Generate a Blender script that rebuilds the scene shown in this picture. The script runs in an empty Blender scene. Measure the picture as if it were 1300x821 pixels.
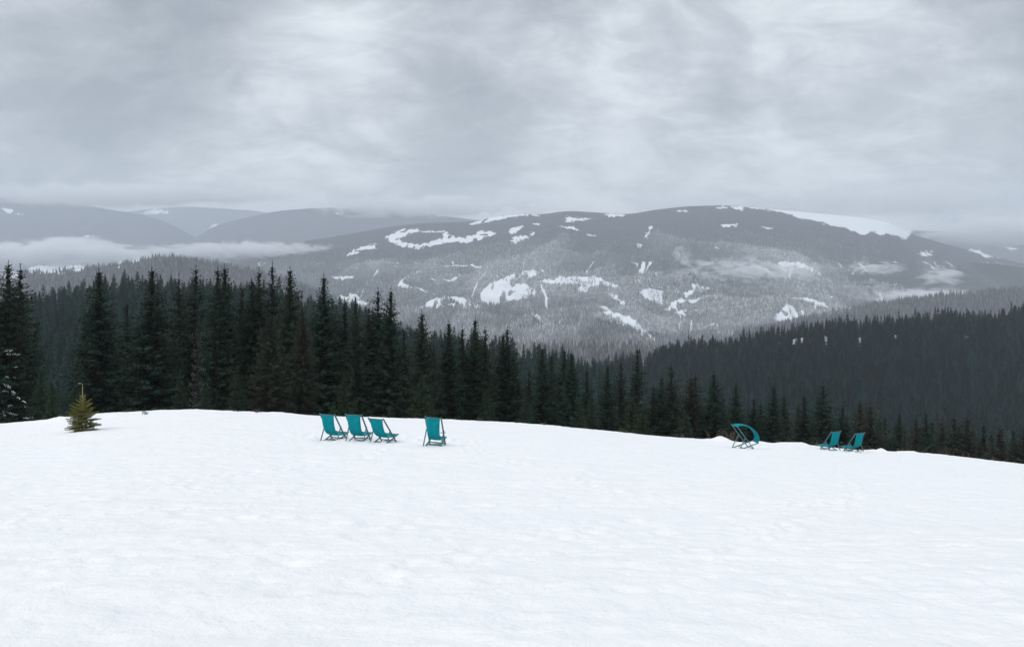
import bpy, math, random
import numpy as np
from mathutils import Vector, Matrix
R = math.radians
random.seed(7)
sc = bpy.context.scene
col = sc.collection
F = 1020.0; EZ = 1.6; HY = 340.0           # focal length in px of a 1300 px wide frame, eye height, horizon row

def lin(r, g, b):
    f = lambda c: (c/255/12.92) if c/255 <= .04045 else ((c/255+.055)/1.055)**2.4
    return (f(r), f(g), f(b), 1)
def at(px, py, Y):
    return Vector(((px-650)/F*Y, Y, EZ+(HY-py)/F*Y))

# ------------------------------------------------------------------ noise
def _h(ix, iy, seed):
    n = (ix.astype(np.int64)*374761393 + iy.astype(np.int64)*668265263 + seed*1442695041) & 0x7fffffff
    n = ((n ^ (n >> 13))*1274126177) & 0x7fffffff
    n = ((n ^ (n >> 16))*60493) & 0x7fffffff
    return ((n >> 7) & 0xffff)/65535.0
def vn(x, y, seed=0):
    x = np.asarray(x, float); y = np.asarray(y, float)
    ix = np.floor(x); iy = np.floor(y); fx = x-ix; fy = y-iy
    fx = fx*fx*fx*(fx*(fx*6-15)+10); fy = fy*fy*fy*(fy*(fy*6-15)+10)
    a = _h(ix, iy, seed); b = _h(ix+1, iy, seed); c = _h(ix, iy+1, seed); d = _h(ix+1, iy+1, seed)
    return (a*(1-fx)+b*fx)*(1-fy)+(c*(1-fx)+d*fx)*fy
def fbm(x, y, seed=0, o=5, g=.5):
    s = 0; a = 1; t = 0
    for i in range(o):
        s = s+a*(vn(x*2**i+i*13.7, y*2**i-i*7.3, seed+i)*2-1); t += a; a *= g
    return s/t
def ridged(x, y, seed=0, o=5):
    s = 0; a = 1; t = 0
    for i in range(o):
        s = s+a*(1-np.abs(vn(x*2**i+i*13.7, y*2**i-i*7.3, seed+i)*2-1)*2); t += a; a *= .5
    return s/t

# ------------------------------------------------------------------ mesh helpers
def link(o, parent=None):
    col.objects.link(o)
    if parent is not None: o.parent = parent
    return o
def np_mesh(name, V, Fc, mat, attrs=None, smooth=False):
    """V (n,3) verts, Fc (m,k) faces of equal size"""
    V = np.asarray(V, np.float32); Fc = np.asarray(Fc, np.int32)
    me = bpy.data.meshes.new(name)
    me.vertices.add(len(V)); me.vertices.foreach_set('co', V.ravel())
    m, k = Fc.shape
    me.loops.add(m*k); me.loops.foreach_set('vertex_index', Fc.ravel())
    me.polygons.add(m); me.polygons.foreach_set('loop_start', np.arange(0, m*k, k, dtype=np.int32))
    me.update(calc_edges=True)
    if smooth: me.polygons.foreach_set('use_smooth', np.ones(m, bool))
    for kx, v in (attrs or {}).items():
        a = me.attributes.new(kx, 'FLOAT', 'POINT'); a.data.foreach_set('value', np.asarray(v, np.float32).ravel())
    if mat: me.materials.append(mat)
    return me
def tag(o, label=None, cat=None, group=None, kind=None):
    if label: o['label'] = label
    if cat: o['category'] = cat
    if group: o['group'] = group
    if kind: o['kind'] = kind
    return o
def grid_faces(nr, nc):
    i = np.arange(nr-1)[:, None]*nc+np.arange(nc-1)[None, :]
    return np.stack([i, i+1, i+nc+1, i+nc], -1).reshape(-1, 4)

class MB:
    def __init__(s): s.v = []; s.f = []
    def bar(s, a, b, w, h, up=(0, 0, 1)):
        a = Vector(a); b = Vector(b); d = (b-a).normalized(); up = Vector(up)
        sx = d.cross(up)
        if sx.length < 1e-4: sx = d.cross(Vector((1, 0, 0)))
        sx.normalize(); sy = sx.cross(d).normalized()
        n = len(s.v); c = .18
        ring = [(-1, -1+c), (-1+c, -1), (1-c, -1), (1, -1+c), (1, 1-c), (1-c, 1), (-1+c, 1), (-1, 1-c)]
        for p in (a, b):
            for x, y in ring: s.v.append(p+sx*x*w/2+sy*y*h/2)
        for i in range(8): s.f.append([n+i, n+(i+1) % 8, n+8+(i+1) % 8, n+8+i])
        s.f.append([n+i for i in range(7, -1, -1)]); s.f.append([n+8+i for i in range(8)])
    def tube(s, pts, rs, k=8):
        n = len(s.v); pts = [Vector(p) for p in pts]
        for i, p in enumerate(pts):
            d = (pts[min(i+1, len(pts)-1)]-pts[max(i-1, 0)]).normalized()
            ax = d.cross(Vector((0, 1, .01))).normalized() if abs(d.y) < .9 else d.cross(Vector((1, 0, 0))).normalized()
            ay = d.cross(ax)
            for j in range(k):
                t = 2*math.pi*j/k; s.v.append(p+(ax*math.cos(t)+ay*math.sin(t))*rs[i])
        for i in range(len(pts)-1):
            for j in range(k): s.f.append([n+i*k+j, n+i*k+(j+1) % k, n+(i+1)*k+(j+1) % k, n+(i+1)*k+j])
        s.f.append([n+j for j in range(k-1, -1, -1)]); s.f.append([n+(len(pts)-1)*k+j for j in range(k)])
    def build(s, name, mat, parent=None, smooth=False):
        me = bpy.data.meshes.new(name); me.from_pydata([tuple(v) for v in s.v], [], s.f); me.update()
        if smooth: me.polygons.foreach_set('use_smooth', [True]*len(me.polygons))
        me.materials.append(mat)
        return link(bpy.data.objects.new(name, me), parent)

# ------------------------------------------------------------------ materials
def new_mat(name):
    m = bpy.data.materials.new(name); m.use_nodes = True
    nt = m.node_tree; b = nt.nodes['Principled BSDF']; b.inputs['Specular IOR Level'].default_value = .2
    return m, nt, b
def N(nt, t, **kw):
    n = nt.nodes.new(t)
    for k, v in kw.items():
        if k.startswith('_'): setattr(n, k[1:], v)
        else: n.inputs[k.replace('__', ' ')].default_value = v
    return n
def mixc(nt, fac, a, b, blend='MIX'):
    n = nt.nodes.new('ShaderNodeMix'); n.data_type = 'RGBA'; n.blend_type = blend
    for s, v in ((0, fac), (6, a), (7, b)):
        if isinstance(v, bpy.types.NodeSocket): nt.links.new(v, n.inputs[s])
        else: n.inputs[s].default_value = v
    return n.outputs[2]
def mth(nt, op, a, b=0.0, c=0.0, clamp=False):
    n = nt.nodes.new('ShaderNodeMath'); n.operation = op; n.use_clamp = clamp
    for i, v in enumerate((a, b, c)):
        if isinstance(v, bpy.types.NodeSocket): nt.links.new(v, n.inputs[i])
        else: n.inputs[i].default_value = v
    return n.outputs[0]
def ramp(nt, src, a, b, clamp=True):
    n = nt.nodes.new('ShaderNodeMapRange'); n.interpolation_type = 'SMOOTHSTEP'
    nt.links.new(src, n.inputs[0]); n.inputs[1].default_value = a; n.inputs[2].default_value = b
    return n.outputs[0]
def noise(nt, vec, scale, detail=4, rough=.55, dist=0):
    n = nt.nodes.new('ShaderNodeTexNoise'); n.inputs['Scale'].default_value = scale
    n.inputs['Detail'].default_value = detail; n.inputs['Roughness'].default_value = rough; n.inputs['Distortion'].default_value = dist
    nt.links.new(vec, n.inputs['Vector']); return n.outputs['Fac']
def coords(nt, which='Object', scale=(1, 1, 1), rot=0):
    t = nt.nodes.new('ShaderNodeTexCoord'); m = nt.nodes.new('ShaderNodeMapping')
    m.inputs['Scale'].default_value = scale; m.inputs['Rotation'].default_value = (0, 0, rot)
    nt.links.new(t.outputs[which], m.inputs['Vector']); return m.outputs['Vector']

# snow of the foreground
M_snow, nt, b = new_mat('snow'); b.inputs['Roughness'].default_value = .75
v1 = coords(nt, 'Object'); v2 = coords(nt, 'Object', (.6, 1.3, 1), R(22))
n1 = noise(nt, v1, 2.2, 6, .65); n2 = noise(nt, v2, 1.3, 6, .6, .4); n3 = noise(nt, v1, 14, 5, .7); n4 = noise(nt, v1, .16, 4, .55)
c = mixc(nt, ramp(nt, n2, .3, .7), (.86, .865, .875, 1), (.91, .912, .918, 1))
c = mixc(nt, ramp(nt, n4, .35, .65), c, (.89, .895, .905, 1))
dirt = noise(nt, v1, 5.5, 3, .6)
c = mixc(nt, mth(nt, 'MULTIPLY', ramp(nt, dirt, .70, .80), .35), c, (.45, .43, .40, 1))
nt.links.new(c, b.inputs['Base Color'])
hgt = mth(nt, 'ADD', mth(nt, 'MULTIPLY', n1, .05), mth(nt, 'ADD', mth(nt, 'MULTIPLY', n3, .022), mth(nt, 'MULTIPLY', n2, .05)))
bp = N(nt, 'ShaderNodeBump'); bp.inputs['Strength'].default_value = .85; bp.inputs['Distance'].default_value = 1.0
nt.links.new(hgt, bp.inputs['Height']); nt.links.new(bp.outputs[0], b.inputs['Normal'])

def hill_mat(name, forest, frost, snowc=(.82, .85, .9, 1), nscale=.004, fine=.05, stem=0.0):
    m, nt, b = new_mat(name); b.inputs['Roughness'].default_value = .95; b.inputs['Specular IOR Level'].default_value = .05
    v = coords(nt, 'Object'); a = N(nt, 'ShaderNodeAttribute', _attribute_name='snow')
    frost_shade = N(nt, 'ShaderNodeAttribute', _attribute_name='frost')
    big = noise(nt, v, nscale, 5, .6); fin = noise(nt, v, fine, 5, .75)
    f = mth(nt, 'ADD', mth(nt, 'MULTIPLY', ramp(nt, fin, .35, .68), .55), mth(nt, 'MULTIPLY', ramp(nt, big, .3, .7), .45))
    f = mth(nt, 'MULTIPLY', f, frost_shade.outputs['Fac'], clamp=True)
    c = mixc(nt, f, forest, frost)
    edge = mth(nt, 'ADD', a.outputs['Fac'], mth(nt, 'MULTIPLY', mth(nt, 'SUBTRACT', fin, .5), 1.1))
    c = mixc(nt, ramp(nt, edge, .42, .58), c, snowc)
    nt.links.new(c, b.inputs['Base Color'])
    bp = N(nt, 'ShaderNodeBump'); bp.inputs['Strength'].default_value = .6; bp.inputs['Distance'].default_value = 8.0
    nt.links.new(fin, bp.inputs['Height']); nt.links.new(bp.outputs[0], b.inputs['Normal'])
    return m

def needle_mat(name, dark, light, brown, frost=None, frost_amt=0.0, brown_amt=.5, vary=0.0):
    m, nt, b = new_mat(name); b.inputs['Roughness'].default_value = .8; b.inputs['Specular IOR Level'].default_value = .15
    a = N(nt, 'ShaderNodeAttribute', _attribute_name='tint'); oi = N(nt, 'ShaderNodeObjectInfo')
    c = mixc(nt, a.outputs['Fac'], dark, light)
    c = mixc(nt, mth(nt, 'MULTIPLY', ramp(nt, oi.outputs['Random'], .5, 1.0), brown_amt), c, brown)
    if frost:
        k = mth(nt, 'MULTIPLY', ramp(nt, a.outputs['Fac'], .25, .9), frost_amt)
        if vary:
            ia = N(nt, 'ShaderNodeAttribute', _attribute_name='frost_shade', _attribute_type='INSTANCER'); k = mth(nt, 'MULTIPLY', k, mth(nt, 'MULTIPLY', ia.outputs['Fac'], 1.5), clamp=True)
        c = mixc(nt, k, c, frost)
    if vary:
        rr = mth(nt, 'FRACT', mth(nt, 'MULTIPLY', oi.outputs['Random'], 37.7))
        hs = nt.nodes.new('ShaderNodeHueSaturation'); nt.links.new(c, hs.inputs['Color']); nt.links.new(mth(nt, 'ADD', 1-vary, mth(nt, 'MULTIPLY', mth(nt, 'MULTIPLY', rr, rr), 3*vary)), hs.inputs['Value']); c = hs.outputs[0]
    nt.links.new(c, b.inputs['Base Color'])
    return m
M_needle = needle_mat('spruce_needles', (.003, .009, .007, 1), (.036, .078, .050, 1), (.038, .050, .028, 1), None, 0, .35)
M_needle_young = needle_mat('young_spruce_needles', (.009, .022, .012, 1), (.034, .070, .034, 1), (.024, .03, .015, 1))
M_needle_frost = needle_mat('frosted_spruce_needles', (.02, .026, .022, 1), (.06, .075, .06, 1), (.06, .06, .05, 1), (.22, .25, .26, 1), .3)
M_needle_brown = needle_mat('thin_spruce_needles', (.010, .014, .010, 1), (.050, .058, .036, 1), (.048, .048, .030, 1))
M_mid = needle_mat('hillside_needles', (.005, .018, .015, 1), (.018, .070, .053, 1), (.022, .045, .028, 1), None, 0, .5, .5)
M_midr = needle_mat('ridge_needles', (.004, .013, .014, 1), (.018, .056, .052, 1), (.022, .048, .040, 1), None, 0, .5, .5)
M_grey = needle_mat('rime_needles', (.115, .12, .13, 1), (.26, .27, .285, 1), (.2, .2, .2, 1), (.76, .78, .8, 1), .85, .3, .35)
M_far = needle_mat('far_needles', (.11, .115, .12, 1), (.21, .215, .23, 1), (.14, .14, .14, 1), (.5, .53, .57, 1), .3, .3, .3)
M_sap = needle_mat('sapling_needles', (.055, .062, .014, 1), (.25, .24, .06, 1), (.20, .18, .05, 1), None, 0, 0)

M_bark, nt, b = new_mat('bark'); b.inputs['Roughness'].default_value = .95
v = coords(nt, 'Object', (3, 3, .8)); c = mixc(nt, ramp(nt, noise(nt, v, 3, 5, .7), .3, .7), (.012, .010, .009, 1), (.045, .038, .032, 1))
nt.links.new(c, b.inputs['Base Color'])
M_stem, nt, b = new_mat('young_bark'); b.inputs['Roughness'].default_value = .8
v = coords(nt, 'Object'); c = mixc(nt, ramp(nt, noise(nt, v, 30, 4, .6), .3, .7), (.22, .19, .10, 1), (.38, .34, .2, 1))
nt.links.new(c, b.inputs['Base Color'])
M_clump, nt, b = new_mat('clinging_snow'); b.inputs['Roughness'].default_value = .7
v = coords(nt, 'Object'); c = mixc(nt, noise(nt, v, 6, 3, .6), (.75, .78, .82, 1), (.9, .91, .93, 1)); nt.links.new(c, b.inputs['Base Color'])
M_straw, nt, b = new_mat('dry_stalks'); b.inputs['Roughness'].default_value = .9
v = coords(nt, 'Object'); c = mixc(nt, noise(nt, v, 9, 3, .6), (.05, .032, .02, 1), (.15, .11, .065, 1)); nt.links.new(c, b.inputs['Base Color'])
M_cloth, nt, b = new_mat('teal_canvas'); b.inputs['Roughness'].default_value = .85
v = coords(nt, 'Object'); w = N(nt, 'ShaderNodeTexWave'); w.inputs['Scale'].default_value = 40; nt.links.new(v, w.inputs['Vector'])
c = mixc(nt, ramp(nt, noise(nt, v, 7, 4, .6), .3, .75), (.000, .26, .31, 1), (.002, .36, .41, 1))
c = mixc(nt, mth(nt, 'MULTIPLY', w.outputs['Fac'], .08), c, (.0, .14, .17, 1)); nt.links.new(c, b.inputs['Base Color'])
b.inputs['Transmission Weight'].default_value = 0
# thin cloth lets some light through
tr = nt.nodes.new('ShaderNodeBsdfTranslucent'); tr.inputs[0].default_value = (.0, .30, .33, 1)
ms = nt.nodes.new('ShaderNodeMixShader'); ms.inputs[0].default_value = .3
out = nt.nodes['Material Output']; nt.links.new(b.outputs[0], ms.inputs[1]); nt.links.new(tr.outputs[0], ms.inputs[2]); nt.links.new(ms.outputs[0], out.inputs['Surface'])
M_frame, nt, b = new_mat('teal_painted_wood'); b.inputs['Roughness'].default_value = .5; b.inputs['Specular IOR Level'].default_value = .5
v = coords(nt, 'Object', (6, 6, 1)); c = mixc(nt, ramp(nt, noise(nt, v, 8, 4, .6), .35, .7), (.025, .10, .12, 1), (.08, .20, .22, 1)); nt.links.new(c, b.inputs['Base Color'])

# ------------------------------------------------------------------ the snowy slope
EDGE = np.array([(-900, 560), (-300, 548), (0, 538), (60, 533), (95, 528), (130, 525.5), (180, 523.5), (240, 521.5), (330, 524), (400, 528), (480, 530), (560, 533),
    (640, 537), (700, 541), (760, 546), (800, 549.5), (850, 554), (900, 558), (935, 560.5), (970, 562), (1010, 562.5), (1060, 568), (1100, 571.5), (1140, 573.5), (1180, 576), (1210, 579), (1250, 584.5),
    (1300, 590), (1600, 620), (2200, 660)], float)
YC = 38.0
def ground(X, Y, detail=True):
    X = np.asarray(X, float); Y = np.asarray(Y, float)
    u = np.clip(X/np.maximum(Y, 7), -1.5, 1.5); px = 650+F*u
    e = np.interp(px, EDGE[:, 0], EDGE[:, 1])
    e = (e+np.interp(px-12, EDGE[:, 0], EDGE[:, 1])+np.interp(px+12, EDGE[:, 0], EDGE[:, 1]))/3
    tc = (e-HY)/F; q = tc*YC-1.6-.155*YC
    Yn = np.clip(Y, 0, YC)
    D = 1.6+.155*np.minimum(Y, YC)+q*(Yn/YC)**2
    s = .155+2*q/YC; f = np.maximum(Y-YC, 0); m = np.minimum(f, 10)
    D = D+s*f+.30*(m*m/20+np.maximum(f-10, 0))
    Z = EZ-D
    if detail:
        far = np.clip((60-Y)/20, 0, 1)
        Z = Z+far*(.07*fbm(X*.13, Y*.16, 3, 3)+.020*fbm(X*.9, Y*1.1, 9, 5, .6)+.012*ridged(X*.45+Y*.12, Y*1.5-X*.2, 15, 4)*vn(X*.12, Y*.12, 31)+.022*fbm(X*3.1, Y*3.6, 23, 3))
        Z = Z-.05*np.clip(Y/YC, 0, 1)*0
    return Z
def hit(px, py):
    t = (py-HY)/F
    Ys = np.linspace(4, 60, 2800); Z = ground((px-650)/F*Ys, Ys)
    g = (EZ-Z)/Ys
    k = np.where(g <= t)[0]
    Y = Ys[k[0]] if len(k) else Ys[np.argmin(g)]
    return Vector(((px-650)/F*Y, Y, float(ground((px-650)/F*Y, Y))))

def build_snow():
    us = np.concatenate([np.linspace(-1.6, -.75, 60, endpoint=False), np.linspace(-.75, .75, 900), np.linspace(.75, 1.6, 60)[1:]])
    ys = np.concatenate([np.linspace(-25, 3.2, 40, endpoint=False), np.geomspace(3.2, 60, 420), np.geomspace(60, 300, 60)[1:]])
    U, Yg = np.meshgrid(us, ys)
    w = np.maximum(np.abs(Yg)*1.0, 8); w = np.where(Yg > 8, Yg, 8)
    X = U*w; Z = ground(X, Yg)
    rng = np.random.default_rng(5)
    def dent(cx, cy, r, d, ax=1.0, an=0.0):
        nonlocal Z
        j0 = np.searchsorted(ys, cy-3.2*r*ax); j1 = np.searchsorted(ys, cy+3.2*r*ax)+1
        sx = X[j0:j1]-cx; sy = Yg[j0:j1]-cy
        a = sx*math.cos(an)+sy*math.sin(an); c_ = (-sx*math.sin(an)+sy*math.cos(an))
        q = (a/(r*ax))**2+(c_/r)**2
        Z[j0:j1] += -d*np.exp(-q*1.5)+d*.45*np.exp(-(np.sqrt(q)-1.5)**2*4)
    # trails of old footprints
    trails = [((-6.5, 8), (-3, 22)), ((-2, 6.5), (6, 14)), ((-9, 20), (-2, 24)), ((3, 9), (-1.5, 23)), ((-12, 15), (-3, 12)), ((2, 7.5), (9, 20)), ((5, 22), (12, 32)), ((-5, 10), (3, 9)), ((-14, 24), (-6, 23.5)), ((9, 12), (14, 30))]
    for (x0, y0), (x1, y1) in trails:
        L = math.hypot(x1-x0, y1-y0); an = math.atan2(y1-y0, x1-x0); n = int(L/.42)
        for i in range(n):
            if rng.random() < .25: continue
            t = i/n; wob = .35*math.sin(t*7+x0)
            s = .12 if i % 2 else -.12
            dent(x0+(x1-x0)*t-math.sin(an)*(s+wob), y0+(y1-y0)*t+math.cos(an)*(s+wob), .10, rng.uniform(.018, .045), 1.5, an+rng.normal(0, .2))
    for cx_, cy2 in ((-5.7, 25.6), (-5, 25.4), (-4.1, 25), (-2.3, 24.3), (9.3, 31.5), (12.6, 32), (13.6, 31.6)):
        for i in range(34): dent(cx_+rng.normal(0, .9), cy2+rng.normal(0, .9)-.3, rng.uniform(.08, .14), rng.uniform(.04, .08), 1.6, rng.uniform(0, 3.1))
    for i in range(900):
        yy = rng.uniform(5.5, 34)
        dent(rng.uniform(-.7, .7)*yy, yy, rng.uniform(.05, .13), rng.uniform(.006, .022)*rng.choice([1, 1, -1]), rng.uniform(1, 2.6), rng.uniform(-.6, .6))
    # long faint ski and sledge tracks
    def track(x0, y0, x1, y1, r, d, bend):
        nonlocal Z
        dx, dy = x1-x0, y1-y0; L = math.hypot(dx, dy)
        t = ((X-x0)*dx+(Yg-y0)*dy)/L**2; dist = ((X-x0)*-dy+(Yg-y0)*dx)/L-bend*np.sin(np.clip(t, 0, 1)*math.pi)
        w_ = np.clip(t*8, 0, 1)*np.clip((1-t)*8, 0, 1)
        Z += w_*(-d*np.exp(-(dist/r)**2)+d*.4*np.exp(-((np.abs(dist)-1.8*r)/r)**2))*(.4+.6*vn(X*1.4, Yg*1.4, 77))
    for t_ in [(-9, 9, 8, 12.5, .05, .025, .6), (-9, 9.3, 8, 12.8, .05, .025, .6), (-4, 14, 10, 16.5, .06, .03, -.5), (-14, 13, 2, 17.8, .05, .03, .8), (-14, 13.3, 2, 18.1, .05, .03, .8),
               (0, 8, 7, 8.8, .05, .025, .2), (-12, 18, 7, 20.5, .07, .03, -.7), (2, 11, 14, 15, .05, .025, .5), (-6, 7.4, 4, 7.7, .05, .02, .15)]:
        t_ = list(t_); t_[5] *= 1.5; track(*t_)
    # clods and small berms at the brow
    def lump(px, Y, r, h):
        nonlocal Z
        cx = (px-650)/F*Y
        Z += h*np.exp(-(((X-cx)/r)**2+((Yg-Y)/r)**2))*(.7+.6*vn(X*3, Yg*3, 5))
    for px, Y, r, h in [(916, 37.5, .42, .17), (922, 38, .3, .12), (965, 37.5, .5, .12), (1000, 38, .6, .10), (1032, 37, .3, .06), (1118, 37.5, .25, .13), (1112, 38, .4, .08), (905, 38, .8, .07), (1155, 38, .6, .08),
                        (143, 36, .3, .13), (151, 37, .25, .1), (70, 37, .7, .12), (355, 39, .8, .07), (1020, 38, .3, .08), (240, 38, 3, .06)]:
        lump(px, Y, r, h)
    me = np_mesh('snow_slope', np.stack([X, Yg, Z], -1).reshape(-1, 3), grid_faces(*X.shape), M_snow, smooth=True)
    tag(link(bpy.data.objects.new('snow_slope', me)), 'trodden white snow slope with faint tracks falling away to the forest', kind='structure')
build_snow()

# ------------------------------------------------------------------ hills, mountains, valley
def in_poly(px, py, poly):
    poly = np.asarray(poly, float); ins = np.zeros(px.shape, bool); n = len(poly)
    for i in range(n):
        x0, y0 = poly[i]; x1, y1 = poly[(i+1) % n]
        if y0 == y1: continue
        c = ((y0 > py) != (y1 > py)) & (px < (x1-x0)*(py-y0)/(y1-y0)+x0)
        ins ^= c
    return ins
CLEAR = [  # open meadows, fellings and the bare summit, as they lie on the slopes
 [(487,303),(500,295),(513,290.5),(530,291),(533,295),(520,296),(510,301),(508,305),(515,308.5),(530,310.5),(545,308.5),(558,304),(564,299.5),(562,297),(566,293.5),(573,300),(590,302),(603,298),(615,291.5),(630,296),(617,301),(595,308),(575,307.5),(560,310),(530,315.5),(510,313.5),(498,308)],
 [(532,292.8),(566,293.2),(566,295),(532,295)],
 [(597,283),(631,275),(661,271.5),(686,272.5),(686,274),(661,274.8),(631,279),(600,285.5)],
 [(646,295),(655,286),(665,289),(652,297)], [(648,311),(652,301),(665,297),(680,294),(677,298),(661,306)],
 [(674,283),(688,283.5),(680,286.5)], [(717,275),(732,276.5),(754,278),(738,280.5),(720,281)], [(766,271.5),(797,272),(788,276),(775,275)],
 [(709,286.5),(726,287.5),(738,294),(720,290)], [(745,295),(755,299.5),(747,298.5)], [(437,322),(455,314),(475,309),(477,315),(460,318),(442,326)],
 [(418,352),(431,350.5),(451,349.5),(446,353),(428,355)], [(426,374),(437,371),(452,375),(469,386),(455,389),(437,383)],
 [(523,397),(532,389),(548,380),(566,376),(585,377.5),(597,383),(612,389),(591,394),(572,388),(548,392)],
 [(609,383),(606,374),(621,361),(646,349),(677,341),(690,342),(677,352),(658,358),(677,366),(678,378),(646,381),(621,388)],
 [(683,357),(708,351),(732,351),(757,351),(775,358),(789,366),(778,366),(763,358),(754,365),(732,371),(738,360),(708,360)],
 [(768,371),(785,376),(799,386),(797,393),(783,383)], [(752,388),(769,390),(788,399),(800,402),(815,415),(831,425),(829,434),(812,421),(796,410),(775,401)],
 [(808,371),(823,365),(842,369),(840,385),(823,381)], [(846,390),(862,377),(873,369),(877,360),(898,365),(896,370),(881,369),(873,378),(858,389)],
 [(858,396),(888,388),(886,396),(870,400)], [(979,411),(988,396),(1000,385),(1015,394),(1027,403),(1015,408),(992,413)],
 [(1031,402),(1085,391),(1085,394),(1040,404)],
 [(935,252),(950,250),(969,252),(1008,258),(1038,261),(1088,265),(1135,273),(1158,292),(1150,304),(1138,299),(1127,296),(1118,299),(1108,294),(1096,299),(1083,293),(1069,288),(1060,288),(1038,280),(1022,279),(1008,274),(985,268.5),(954,264.5)],
 [(905,262),(915,261),(926,263),(918,265)],[(930,263),(946,262),(944,267),(934,266)],
 [(915,286),(925,282),(938,283),(935,288),(920,288)], [(965,288),(985,290),(970,291)], [(827,285),(829,286),(813,313),(810,315)], [(908,313),(915,316),(909,316)], [(860,268),(872,267),(868,270)],
 [(1227,315),(1242,318),(1267,329),(1246,325)], [(1275,313),(1296,316),(1283,318)], [(1165,320),(1185,318),(1183,325),(1170,324)],
 [(30,348),(38,340),(50,337),(75,335),(108,338),(105,345),(65,348)], [(148,338),(153,330),(156,331),(151,339)], [(163,331),(185,324),(186,328),(170,334)], [(0,350),(20,345),(30,355),(0,362)],
 [(0,262),(18,267),(30,273),(8,270)], [(108,298),(125,301),(112,302)], [(180,270),(200,265),(218,270),(200,272)], [(258,293),(268,286),(282,281),(272,288)], [(425,271),(440,271),(432,273)], [(550,272),(565,273),(555,275)],
]
def project(X, Y, Z): return 650+F*X/Y, HY-F*(Z-EZ)/Y

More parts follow.
